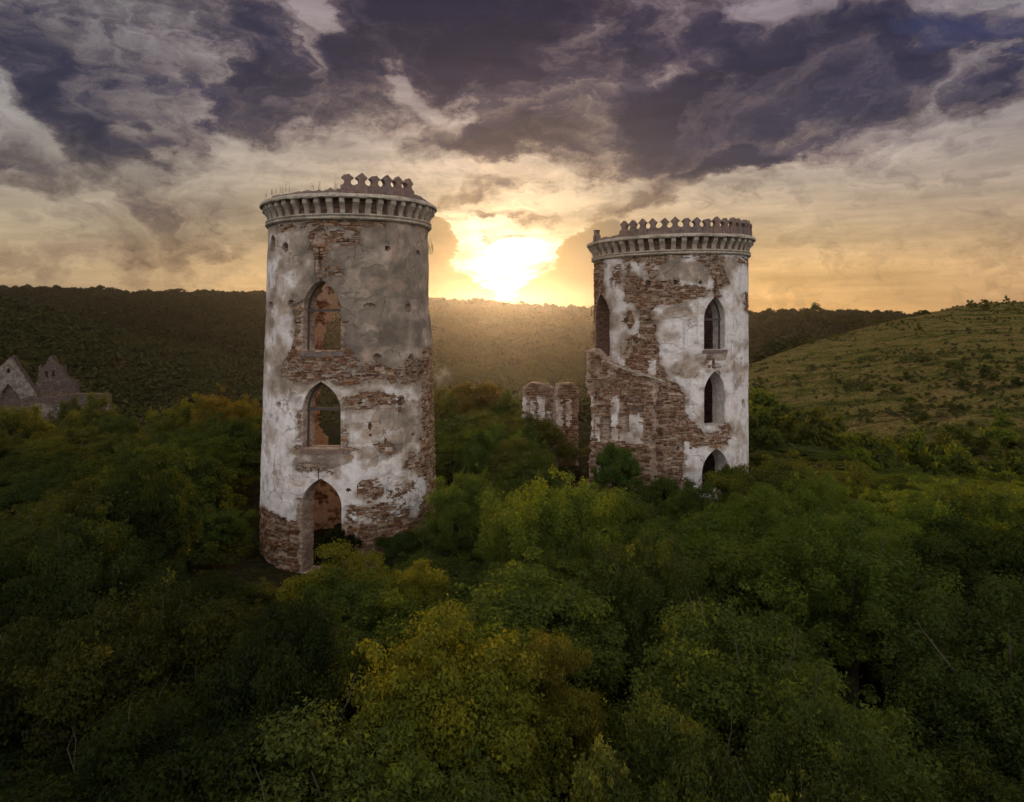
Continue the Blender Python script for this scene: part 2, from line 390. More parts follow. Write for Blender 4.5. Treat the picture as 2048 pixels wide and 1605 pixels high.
def mat_ground():
    m, nb = material("valley_ground")
    P = wpos(nb); g = attr(nb, 'grass'); pth = attr(nb, 'path')
    a = nb.noise(P, 0.03, 6, 0.62); b = nb.noise(P, 0.22, 6, 0.65); f = nb.noise(P, 1.6, 5, 0.65)
    rot = nb.node('ShaderNodeMapping'); nb.put(rot.inputs['Vector'], P); rot.inputs['Rotation'].default_value = (0, 0, R(-28)); rot.inputs['Scale'].default_value = (0.035, 0.16, 0.22)
    band = nb.noise(rot.outputs[0], 1.0, 6, 0.62)
    grass = nb.ramp(nb.math('ADD', nb.math('MULTIPLY', band, 0.62), nb.math('MULTIPLY', b, 0.38)), [(0.36, (0.044, 0.054, 0.014)), (0.44, (0.092, 0.092, 0.023)), (0.50, (0.165, 0.140, 0.040)), (0.55, (0.205, 0.155, 0.054)), (0.60, (0.115, 0.088, 0.034)), (0.68, (0.056, 0.060, 0.018))])
    grass = nb.mix(nb.rng(f, .35, .70), nb.vmath('SCALE', grass, 0.5), nb.vmath('SCALE', grass, 1.3))
    wood = nb.mix(b, (0.020, 0.020, 0.010), (0.045, 0.038, 0.018))
    c = nb.mix(g, wood, grass)
    c = nb.mix(pth, c, (0.34, 0.27, 0.19))
    finish(nb, c, 1.0, nb.math('ADD', nb.math('MULTIPLY', band, 2.2), nb.math('ADD', b, nb.math('MULTIPLY', f, 0.35))), 1.0, 1.6, 0.0); return m
def mat_grass():
    m, nb = material("dry_grass")
    oi = nb.node('ShaderNodeObjectInfo')
    c = nb.mix(attr(nb, 'tint'), (0.09, 0.095, 0.03), (0.24, 0.18, 0.08))
    dif = nb.node('ShaderNodeBsdfDiffuse'); nb.put(dif.inputs[0], c)
    tr = nb.node('ShaderNodeBsdfTranslucent'); nb.put(tr.inputs[0], c)
    mx = nb.node('ShaderNodeMixShader'); mx.inputs[0].default_value = 0.45
    nb.l.new(dif.outputs[0], mx.inputs[1]); nb.l.new(tr.outputs[0], mx.inputs[2])
    o = nb.node('ShaderNodeOutputMaterial'); nb.l.new(mx.outputs[0], o.inputs[0]); return m
M_PL, M_ST, M_CO, M_IN, M_TR, M_ME = mat_plaster(), mat_stone(), mat_core(), mat_inner(), mat_trim(), mat_merlon()
def mat_limestone():
    m, nb = material("corbel_limestone")
    P = wpos(nb); n = nb.noise(P, 5.0, 6, 0.65); b = nb.noise(P, 0.9, 4, 0.6)
    c = nb.mix(nb.rng(n, .3, .72), (0.33, 0.285, 0.225), (0.52, 0.465, 0.39))
    c = nb.mix(nb.math('MULTIPLY', nb.rng(b, .48, .66), 0.6), c, (0.22, 0.19, 0.14))
    finish(nb, c, 0.95, n, 0.8, 0.04); return m
M_LI = mat_limestone()
M_WO, M_BA, M_LE, M_FL, M_GR, M_GS = mat_wood(), mat_bark(), mat_leaf(), mat_far_leaf(0.62), mat_ground(), mat_grass()

# ------------------------------------------------------------------ terrain
def piece(x, xs, ys): return np.interp(x, xs, ys)
def sstep(a, b, x):
    t = np.clip((x - a) / (b - a), 0, 1); return t * t * (3 - 2 * t)
def ground_h(x, y):
    """height of the land; returns z, grass, path"""
    x = np.asarray(x, float); y = np.asarray(y, float)
    px = CX + FPX * x / np.maximum(y, 1.0)          # bearing, as a photo column, for the measured crest lines
    px = np.where(y < 1, np.where(x < 0, -9999, 9999), px)
    z = np.zeros_like(x)
    edgeL = -15 - 0.10 * y + 4 * (fbm(y / 18, y * 0 + 3.1, 5, 3) - .5)
    edgeR = 20 + 0.12 * y + 4 * (fbm(y / 20, y * 0 + 8.7, 6, 3) - .5)
    dl = np.maximum(edgeL - x, 0); dr = np.maximum(x - edgeR, 0); db = np.maximum(y - 88, 0); df = np.maximum(2 - y, 0)
    drop = lambda d, s, m: m * (1 - np.exp(-d * s / m))
    z = z - drop(dl, 0.62, 26 - 17 * sstep(40, 82, y) + 14 * sstep(150, 200, y)) - drop(dr, 0.52, 15)
    z = np.maximum(z - drop(db, 0.35, 24) - drop(df, 0.3, 12), -26)
    z = z + 1.1 * (fbm(x / 9, y / 9, 21, 3) - .5)
    grass = np.zeros_like(x)
    front = y > 30
    # far wooded ridge
    c1 = piece(px, [-3000, 0, 200, 262, 300, 520, 860, 1010, 1180, 1300, 1500, 1640, 1850, 2300, 4000], [600, 590, 594, 602, 598, 601, 614, 621, 634, 636, 640, 637, 645, 640, 640])
    d1 = 860.0
    h1 = CAMZ + (HY - c1) / FPX * d1
    t1 = sstep(330, d1, y)
    r1 = np.where(front, -26 + (h1 + 26) * t1 + 10 * (fbm(x / 160, y / 160, 31, 4) - .5) * t1 * (1 - t1) * 4, -26)
    # nearer wooded spur on the left
    c2 = piece(px, [-3000, -400, 0, 130, 260, 400, 520, 640, 760], [560, 580, 622, 652, 690, 716, 736, 790, 860])
    d2 = piece(px, [-400, 0, 520, 760], [330, 360, 430, 470])
    h2 = CAMZ + (HY - c2) / FPX * d2
    r2 = np.where(front & (px < 800), -26 + (h2 + 26) * sstep(d2 * 0.42, d2, y) * (1 - 0.8 * sstep(d2, d2 * 1.7, y)), -26)
    # grassy hill on the right
    c3 = piece(px, [1380, 1480, 1560, 1640, 1740, 1830, 1900, 1980, 2048, 2300, 3200], [800, 740, 706, 680, 652, 632, 616, 607, 603, 590, 560])
    d3 = piece(px, [1380, 1480, 1700, 2048, 2600], [190, 205, 250, 300, 330])
    f3 = piece(px, [1380, 1480, 1700, 2048, 2600], [120, 122, 112, 88, 70])
    h3 = CAMZ + (HY - c3) / FPX * d3
    t3 = np.clip((y - f3) / (d3 - f3), 0, 1.0)
    rel = t3 ** 0.85
    ridge = np.abs(fbm((x * .92 - y * .38) / 30, (y * .92 + x * .38) / 11, 45, 3) - .5) * -2
    lump = 3.4 * (ridge + .3) + 6.0 * (fbm(x / 34 + y / 60, y / 26, 41, 4) - .5) + 3.6 * (fbm((x * .8 + y * .5) / 24, (y * .9 - x * .5) / 6.5, 43, 4) - .5) * sstep(0, .2, t3)
    r3 = np.where(front & (px > 1380), -14 + (h3 + 14) * rel - 30 * sstep(d3, d3 * 1.6, y) + lump * t3 * (1.15 - t3) * 1.5, -26)
    base = z
    z = np.maximum(np.maximum(np.maximum(z, r1), r2), r3)
    on3 = (r3 >= z - 0.01) & front & (px > 1380) & (y > f3) & (y < d3 * 1.06)
    grass = np.where(on3, sstep(0.03, 0.16, t3), 0.0)
    # cart track along the valley floor
    ty = 124 + 7 * np.sin(x / 21.0) + 0.06 * (x - 40)
    pth = np.where((x > 38) & (x < 74), np.clip(1.4 - np.abs(y - ty) / 1.1, 0, 1), 0)
    pth = pth * (fbm(x / 3.1, y / 3.1, 51, 3) > 0.40)
    far = sstep(1000, 1500, y) * 0
    return z + far, grass, pth

def build_ground():
    fine = np.linspace(R(-44), R(44), 460); rest = np.linspace(R(44), R(316), 70)[1:]
    th = np.concatenate([fine, rest]); rad = np.concatenate([[0.0], np.geomspace(3, 1700, 290)])
    T, D = np.meshgrid(th, rad)
    X = D * np.sin(T); Y = D * np.cos(T)
    Z, G, Pp = ground_h(X, Y)
    n, m = T.shape
    V = np.stack([X, Y, Z], -1).reshape(-1, 3)
    i, j = np.meshgrid(np.arange(n - 1), np.arange(m), indexing='ij'); j2 = (j + 1) % m
    F = np.stack([i * m + j, (i + 1) * m + j, (i + 1) * m + j2, i * m + j2], -1).reshape(-1, 4)[:, ::-1]
    me = mesh_np("ground", V, F, [M_GR], attrs={'grass': G.ravel(), 'path': Pp.ravel()}, smooth=True)
    tag(link("ground", me), "castle hill, valley floor and the hills around it", None, kind='structure')
build_ground()
def gz(x, y): return float(ground_h(np.array([x]), np.array([y]))[0][0])

# ------------------------------------------------------------------ masonry: a wall surface is a map (s, z, r) -> xyz
class Tower:
    def __init__(s, c, r0, taper, tilt):
        s.c = c; s.r0 = r0; s.taper = taper; s.tilt = tilt; s.closed = True
    def rad(s, z): return s.r0 - np.maximum(z, 3.0) * s.taper
    def map(s, th, z, r):
        rr = s.rad(z) + r
        x = rr * np.sin(th)
        return np.stack([s.c[0] + x, s.c[1] - rr * np.cos(th), z + s.tilt * x * np.clip(z / 17, 0, 1.2)], -1)
    def hit(s, px, py, back=False):
        """angle and height where the line of sight of a photo pixel meets the wall"""
        u = (px - CX) / FPX; v = (HY - py) / FPX; r = s.r0 - 10 * s.taper
        for _ in range(4):
            a = u * u + 1; b = -2 * (u * s.c[0] + s.c[1]); c = s.c[0] ** 2 + s.c[1] ** 2 - r * r
            q = max(b * b - 4 * a * c, 0); t = (-b + (1 if back else -1) * math.sqrt(q)) / (2 * a)
            z = CAMZ + v * t; r = float(s.rad(np.array(z)))
        th = math.atan2(u * t - s.c[0], -(t - s.c[1]))
        z = z - s.tilt * r * math.sin(th) * min(max(z / 17, 0), 1.2)
        return th, z
    def frame(s, th, z, r):
        """matrix whose x runs along the wall, y outward, z up"""
        p = s.map(np.array(th), np.array(z), r)
        return Matrix.Translation(Vector(p)) @ Matrix.Rotation(th, 4, 'Z') @ Matrix.Rotation(math.pi, 4, 'Z')
class Flat:
    """plane through two plan points; s in metres from the first, outward toward the camera side"""
    def __init__(s, p0, p1):
        s.p0 = np.array(p0, float); d = np.array(p1, float) - s.p0; s.L = float(np.hypot(*d)); s.d = d / s.L; s.n = np.array([s.d[1], -s.d[0]]); s.closed = False
    def map(s, q, z, r):
        q = np.asarray(q, float); z = np.asarray(z, float); r = np.asarray(r, float)
        return np.stack([s.p0[0] + s.d[0] * q + s.n[0] * r, s.p0[1] + s.d[1] * q + s.n[1] * r, z + 0 * q], -1)
    def frame(s, q, z, r):
        p = s.map(q, z, r)
        return Matrix.Translation(Vector(p)) @ Matrix.Rotation(math.atan2(s.d[1], s.d[0]), 4, 'Z') @ Matrix.Rotation(math.pi, 4, 'Z')
    def hit(s, px, py):
        u = (px - CX) / FPX
        # (u*t, t) on the line
        det = u * (-s.d[1]) - 1.0 * (-s.d[0])
        t = (s.p0[0] * (-s.d[1]) + s.p0[1] * s.d[0]) / det
        q = (u * t - s.p0[0]) * s.d[0] + (t - s.p0[1]) * s.d[1]
        return q, CAMZ + (HY - py) / FPX * t

def shell(name, surf, S, Z, keep, r_out, r_in, mats, snap=(), inner=True, attrs=None, parent=None, sscale=1.0, thin_in=None):
    """grid wall: outer sheet, inner sheet and the edges round every gap"""
    nz, ns = keep.shape; wrap = surf.closed
    ss, zz = np.meshgrid(S, Z)
    m = ss.shape[1]
    K = keep
    # vertices that touch both kept and dropped faces
    touchK = np.zeros((nz + 1, ns + 1), bool); touchD = np.zeros((nz + 1, ns + 1), bool)
    for di in (0, 1):
        for dj in (0, 1):
            touchK[di:nz + di, dj:ns + dj] |= K; touchD[di:nz + di, dj:ns + dj] |= ~K
    bnd = touchK & touchD
    for (cs, cz, lim) in snap:
        bi = np.argwhere(bnd)
        if len(bi) == 0: continue
        sv = ss[bi[:, 0], bi[:, 1]] * sscale; zv = zz[bi[:, 0], bi[:, 1]]
        dist = np.hypot(sv[:, None] - np.asarray(cs)[None] * sscale, zv[:, None] - np.asarray(cz)[None])
        k = dist.argmin(1); ok = dist[np.arange(len(k)), k] < lim
        bi = bi[ok]; k = k[ok]
        ss[bi[:, 0], bi[:, 1]] = np.asarray(cs)[k]; zz[bi[:, 0], bi[:, 1]] = np.asarray(cz)[k]
    PO = surf.map(ss, zz, r_out); PI = surf.map(ss, zz, r_in)
    N = (nz + 1) * m
    idx = np.arange(N).reshape(nz + 1, m)
    if wrap: idx = idx.copy(); idx[:, -1] = idx[:, 0]
    i, j = np.nonzero(K)
    a, b, c, d = idx[i, j], idx[i, j + 1], idx[i + 1, j + 1], idx[i + 1, j]
    faces = [np.stack([a, b, c, d], 1)]; mi = [np.zeros(len(a), int)]
    if inner:
        faces.append(np.stack([d, c, b, a], 1) + N); mi.append(np.ones(len(a), int))
    # vertical edges
    KL = np.concatenate([K[:, -1:] if wrap else np.zeros((nz, 1), bool), K], 1)[:, :ns + (0 if wrap else 0)]
    left = KL[:, :ns]
    e = np.argwhere(K & ~left)
    if len(e):
        p, q = idx[e[:, 0], e[:, 1]], idx[e[:, 0] + 1, e[:, 1]]
        faces.append(np.stack([p, q, q + N, p + N], 1)); mi.append(np.full(len(e), 2))
    right = np.concatenate([K[:, 1:], K[:, :1] if wrap else np.zeros((nz, 1), bool)], 1)
    e = np.argwhere(K & ~right)
    if len(e):
        p, q = idx[e[:, 0], e[:, 1] + 1], idx[e[:, 0] + 1, e[:, 1] + 1]
        faces.append(np.stack([q, p, p + N, q + N], 1)); mi.append(np.full(len(e), 2))
    below = np.concatenate([np.zeros((1, ns), bool), K[:-1]], 0); above = np.concatenate([K[1:], np.zeros((1, ns), bool)], 0)
    e = np.argwhere(K & ~below)
    if len(e):
        p, q = idx[e[:, 0], e[:, 1]], idx[e[:, 0], e[:, 1] + 1]
        faces.append(np.stack([q, p, p + N, q + N], 1)); mi.append(np.full(len(e), 2))
    e = np.argwhere(K & ~above)
    if len(e):
        p, q = idx[e[:, 0] + 1, e[:, 1]], idx[e[:, 0] + 1, e[:, 1] + 1]
        faces.append(np.stack([p, q, q + N, p + N], 1)); mi.append(np.full(len(e), 2))
    F = np.concatenate(faces); mi = np.concatenate(mi)
    V = np.concatenate([PO.reshape(-1, 3), PI.reshape(-1, 3)])
    used = np.zeros(len(V), bool); used[F.ravel()] = True
    remap = np.cumsum(used) - 1
    at2 = {k: np.concatenate([np.broadcast_to(v, ss.shape).ravel()] * 2)[used] for k, v in (attrs or {}).items()}
    me = mesh_np(name, V[used], remap[F], mats, mi, at2)
    return link(name, me, parent)

def arch_curve(th0, half, z0, z1, z2, n=40):
    """pointed arch outline; half = half width (same unit as s)"""
    pts = []
    h = z2 - z1
    # ratio in s-units: treat half width in its own unit with an elliptic pointed profile
    for t in np.linspace(0, 1, n): pts.append((-half, z0 + (z1 - z0) * t))
    for t in np.linspace(0, 1, n)[1:]:
        pts.append((-half * arch_hw(t), z1 + h * t))
    for t in np.linspace(1, 0, n)[1:]:
        pts.append((half * arch_hw(t), z1 + h * t))
    for t in np.linspace(1, 0, n): pts.append((half, z0 + (z1 - z0) * t))
    for t in np.linspace(1, -1, n)[1:-1]: pts.append((half * t, z0))
    p = np.array(pts); return p[:, 0] + th0, p[:, 1]
def arch_hw(t, k=1.9):
    """half width of a pointed arch at fraction t of its rise (k = radius / half width)"""
    H = math.sqrt(k * k - (k - 1) ** 2)
    return np.sqrt(np.maximum(k * k - (t * H) ** 2, 0)) - (k - 1)
def in_arch(s, z, o):
    th0, half, z0, z1, z2 = o
    t = np.clip((z - z1) / (z2 - z1), 0, 1)
    return (z > z0) & (z < z2) & (np.abs(s - th0) < half * np.where(z > z1, arch_hw(t), 1.0))

def stone_proto(seed):
    r = random.Random(seed)
    V = []
    j = lambda a: r.uniform(-a, a)
    for sy, k in ((-0.5, 1.0), (0.30, 1.0), (0.5, 0.86)):
        for sx, sz in ((-.5, -.5), (.5, -.5), (.5, .5), (-.5, .5)):
            V.append((sx * k + j(.05), sy + j(.03) + (j(.07) if sy > .4 else 0), sz * (k * 0.97 if k < 1 else 1) + j(.06)))
    F = []
    for l in (0, 4):
        for a in range(4):
            b = (a + 1) % 4
            F.append((l + a, l + b, l + 4 + b, l + 4 + a))
    F.append((8, 9, 10, 11)); F.append((3, 2, 1, 0))
    F = [tuple(reversed(f)) for f in F]
    return np.array(V), np.array(F)
PROTO = [stone_proto(k) for k in range(14)]
PROTO_ME = [mesh_np("stone", v, f, [M_ST], attrs={'tint': np.full(len(v), 0.07 * k)}) for k, (v, f) in enumerate(PROTO)]

def lay_stones(surf, S0, S1, Z0, Z1, exposed, rbase, parent, name_rest, sunit=1.0, hmin=.10, hmax=.19, lmin=.22, lmax=.62, nmax=300, seed=1, vis=None):
    """courses of flat rubble stones wherever exposed(s, z) says so; the largest nmax are single objects, the rest one part"""
    r = random.Random(seed)
    cand = []
    z = Z0
    while z < Z1:
        h = r.uniform(hmin, hmax) if r.random() > .15 else r.uniform(hmax, hmax * 1.35)
        s = S0 + r.uniform(0, .5) / sunit
        while s < S1:
            L = r.uniform(lmin, lmax)
            cand.append((s + L / 2 / sunit, z + h / 2 + r.uniform(-.025, .025), L * r.uniform(.74, .96), h * r.uniform(.52, .92), r.random(), r.random()))
            s += L / sunit
        z += h
    if not cand: return
    A = np.array(cand)
    ok = exposed(A[:, 0], A[:, 1])
    A = A[ok]
    A = A[A[:, 5] > .07]
    if not len(A): return
    score = A[:, 2] * A[:, 3] * (vis(A[:, 0], A[:, 1]) if vis is not None else 1.0)
    order = np.argsort(-score)
    bigs = set(order[:nmax].tolist())
    Vs, Fs, Ts, off = [], [], [], 0
    for k, (s, zc, L, h, t, q) in enumerate(A):
        dep = 0.16
        rb = rbase(s, zc) if callable(rbase) else rbase
        M = surf.frame(s, zc, rb + (q - 0.62) * 0.07)
        M = M @ Matrix.Rotation(r.uniform(-.07, .07), 4, 'Z') @ Matrix.Rotation(r.uniform(-.075, .075), 4, 'Y') @ Matrix.Diagonal((L, dep, h, 1))
        p = int(t * len(PROTO))
        if k in bigs and score[k] > 0:
            o = bpy.data.objects.new("stone", PROTO_ME[p]); COL.objects.link(o); o.parent = parent; o.matrix_basis = M
        else:
            v, f = PROTO[p]; m = np.array(M)
            Vs.append(v @ m[:3, :3].T + m[:3, 3]); Fs.append(f + off); off += len(v); Ts.append(np.full(len(v), r.random()))
    if Vs:
        o = link(name_rest, mesh_np(name_rest, np.concatenate(Vs), np.concatenate(Fs), [M_ST], attrs={'tint': np.concatenate(Ts)}), parent)
        o['kind'] = 'stuff'

def field(px, py, s, z, shapes, seed, ragpx=11):
    """positive where any of the measured patches covers the wall, with a ragged edge"""
    rag = fbm(s / .55, z / .22, seed, 4) - .5
    fine = fbm(s / .22, z / .085, seed + 9, 3)
    big = fbm(s / .9, z / .35, seed + 4, 3)
    F = np.full(px.shape, -1e3)
    for sh in shapes:
        if sh[0] == 'p': d = sdpoly(px, py, sh[1])
        else: d = sdell(px, py, *sh[1])
        thr = sh[2]
        d = d + rag * ragpx
        if thr is not None: d = np.minimum(d, (0.55 * fine + 0.45 * big - thr) * 45)
        F = np.maximum(F, d)
    return F

def tube_mesh(pts, radii, sides=6):
    V, F = [], []
    for k, (p, r) in enumerate(zip(pts, radii)):
        p = Vector(p)
        t = (Vector(pts[min(k + 1, len(pts) - 1)]) - Vector(pts[max(k - 1, 0)])).normalized()
        a = t.orthogonal().normalized(); b = t.cross(a)
        for q in range(sides):
            w = 2 * math.pi * q / sides
            V.append(p + (a * math.cos(w) + b * math.sin(w)) * r)
    for k in range(len(pts) - 1):
        for q in range(sides):
            q2 = (q + 1) % sides
            F.append((k * sides + q, k * sides + q2, (k + 1) * sides + q2, (k + 1) * sides + q))
    return np.array([tuple(v) for v in V]), np.array(F)

def grass_tufts(spots, parent, name="grass", hmin=.15, hmax=.5, per=14, seed=3):
    r = random.Random(seed); V, F, T = [], [], []
    for p in spots:
        for k in range(per):
            b = Vector(p) + Vector((r.uniform(-.15, .15), r.uniform(-.15, .15), -.04))
            a = r.uniform(0, 6.28); h = r.uniform(hmin, hmax); lean = r.uniform(0, .45) * h
            w = Vector((math.cos(a + 1.57), math.sin(a + 1.57), 0)) * .007
            t = b + Vector((math.cos(a) * lean, math.sin(a) * lean, h)); m = b.lerp(t, .55) + Vector((0, 0, .08 * h))
            i = len(V); V += [b - w, b + w, m + w * .8, m - w * .8, t + w * .2, t - w * .2]
            F += [(i, i + 1, i + 2, i + 3), (i + 3, i + 2, i + 4, i + 5)]; T += [r.random()] * 6
    o = link(name, mesh_np(name, np.array([tuple(v) for v in V]), np.array(F), [M_GS], attrs={'tint': T}), parent); o['kind'] = 'stuff'; return o

def merlon_mesh(p, kind, seed, th=.32):
    """arrow-headed merlon with half a round void each side; p = pitch"""
    r = random.Random(seed); h = p / 2; rc = p * .27; zc = .60
    right = [(h, 0.0), (h, zc - rc)]
    for a in np.linspace(-90, -228, 9)[1:]:
        right.append((h + rc * math.cos(R(a)) * -1 * -1, zc + rc * math.sin(R(a))))
    right = [(min(x, h), z) for x, z in right]
    right.append((h * .86, .80))
    if kind == 'whole': top = [(0.0, 1.10)]
    elif kind == 'chipped': top = [(h * .42, .96), (h * .1, .95), (-h * .25, 1.00), (-h * .4, .93)]
    else: top = [(h * .3, .86), (-h * .35, .84)]
    left = [(-x, z) for x, z in reversed(right)]
    prof = right + top + left
    prof = [(x + r.uniform(-.012, .012) if abs(x) < h - .01 else x, z + r.uniform(-.012, .012) if z > .01 else z) for x, z in prof]
    n = len(prof)
    V = [(x, -th / 2, z) for x, z in prof] + [(x, th / 2, z) for x, z in prof]
    me = bpy.data.meshes.new("merlon")
    F = [tuple(range(n)), tuple(range(2 * n - 1, n - 1, -1))]
    for k in range(n): F.append((k, k + n, (k + 1) % n + n, (k + 1) % n)[::-1])
    F = [f[::-1] for f in F]
    me.from_pydata(V, [], F); me.materials.append(M_ME); me.update()
    return me
def corbel_mesh(w=.31):
    prof = [(0, 0), (.10, 0), (.11, .12), (.15, .26), (.22, .38), (.30, .47), (.31, .53), (.39, .54), (.40, .78), (0, .78)]
    n = len(prof)
    V = [(-w / 2, y, z) for y, z in prof] + [(w / 2, y, z) for y, z in prof]
    F = [tuple(range(n)), tuple(range(2 * n - 1, n - 1, -1))]
    for k in range(n): F.append((k, k + n, (k + 1) % n + n, (k + 1) % n)[::-1])
    F = [f[::-1] for f in F]
    me = bpy.data.meshes.new("corbel"); me.from_pydata(V, [], F); me.materials.append(M_LI); me.update(); return me
MERLON = {k: [merlon_mesh(.70, k, q) for q in range(3)] for k in ('whole', 'chipped', 'broken')}
CORBEL = corbel_mesh()

def ring(surf, prof, name, mat, parent, n=260, wob=.02, gaps=(), seed=0, drop=None):
    """lathe profile [(r, z)] round the tower with slightly worn edges"""
    th = np.linspace(-math.pi, math.pi, n + 1)[:-1]
    V = []
    for k, (r, z) in enumerate(prof):
        w = (fbm(th * 9, th * 0 + k * 3.3 + seed, 61, 3) - .5) * 2 * wob
        w2 = (fbm(th * 14, th * 0 + k * 5.1 + seed, 62, 3) - .5) * 2 * wob
        zz = np.full(n, z) + w2
        if drop is not None: zz = zz - drop(th)
        V.append(surf.map(th, zz, r + w))
    V = np.stack(V, 1).reshape(-1, 3); m = len(prof)
    i, j = np.meshgrid(np.arange(n), np.arange(m), indexing='ij')
    F = np.stack([i * m + j, ((i + 1) % n) * m + j, ((i + 1) % n) * m + (j + 1) % m, i * m + (j + 1) % m], -1).reshape(-1, 4)
    return link(name, mesh_np(name, V, F, [mat]), parent)

def window_frame(T, o, depth, parent, transom=True):
    """timber frame set back in an arched opening, with its cross bar"""
    th0, half, z0, z1, z2 = o
    cs, cz = arch_curve(th0, half, z0, z1, z2, 16)
    n = 16 * 2 + 15 * 2 - 0
    cs, cz = cs[:62], cz[:62]
    V, F = [], []
    mid_s, mid_z = th0, (z0 + z1) / 2
    for s, z in zip(cs, cz):
        k = 0.09 / (half * T.rad(0.0))
        si = th0 + (s - th0) * (1 - k); zi = z if z <= z1 else z1 + (z - z1) * 0.95
        so = th0 + (s - th0) * 1.02
        for (q, w, r) in ((so, z, -depth), (si, zi, -depth), (si, zi, -depth - .10), (so, z, -depth - .10)):
            V.append(T.map(np.array(q), np.array(w), r))
    m = len(cs)
    for k in range(m - 1):
        for q in range(4):
            F.append((k * 4 + q, k * 4 + (q + 1) % 4, (k + 1) * 4 + (q + 1) % 4, (k + 1) * 4 + q))
    o_ = link("window_frame", mesh_np("window_frame", np.array(V), np.array(F), [M_WO]), parent)
    if transom:
        V = []
        for sx in (-1.12, 1.04):
            for (dz, r) in ((-.07, -depth + .06), (.07, -depth + .06), (.07, -depth - .10), (-.07, -depth - .10)):
                V.append(T.map(np.array(th0 + sx * half), np.array(z1 + dz + .02), r))
        F = [(0, 1, 2, 3), (7, 6, 5, 4)] + [(k, k + 4, (k + 1) % 4 + 4, (k + 1) % 4) for k in range(4)]
        link("transom", mesh_np("transom", np.array(V), np.array(F), [M_WO]), o_)
    return o_

def sill_mesh(T, o, parent, drop=.26, proud=.015):
    th0, half, z0 = o[:3]
    V, F = [], []
    ths = np.linspace(th0 - half * 1.12, th0 + half * 1.15, 9)
    r_ = random.Random(int(z0 * 100))
    for t in ths:
        j = r_.uniform(-.03, .03)
        for (r, z) in ((-.75, z0 + .005), (proud, z0 - .015 + j * .3), (proud - .01, z0 - drop + j), (-.75, z0 - drop + j)):
            V.append(T.map(np.array(t), np.array(z), r))
    for k in range(8):
        for q in range(4): F.append((k * 4 + q, k * 4 + (q + 1) % 4, (k + 1) * 4 + (q + 1) % 4, (k + 1) * 4 + q))
    F += [(0, 1, 2, 3), (35, 34, 33, 32)]
    return link("window_sill", mesh_np("window_sill", np.array(V), np.array(F), [M_ME]), parent)

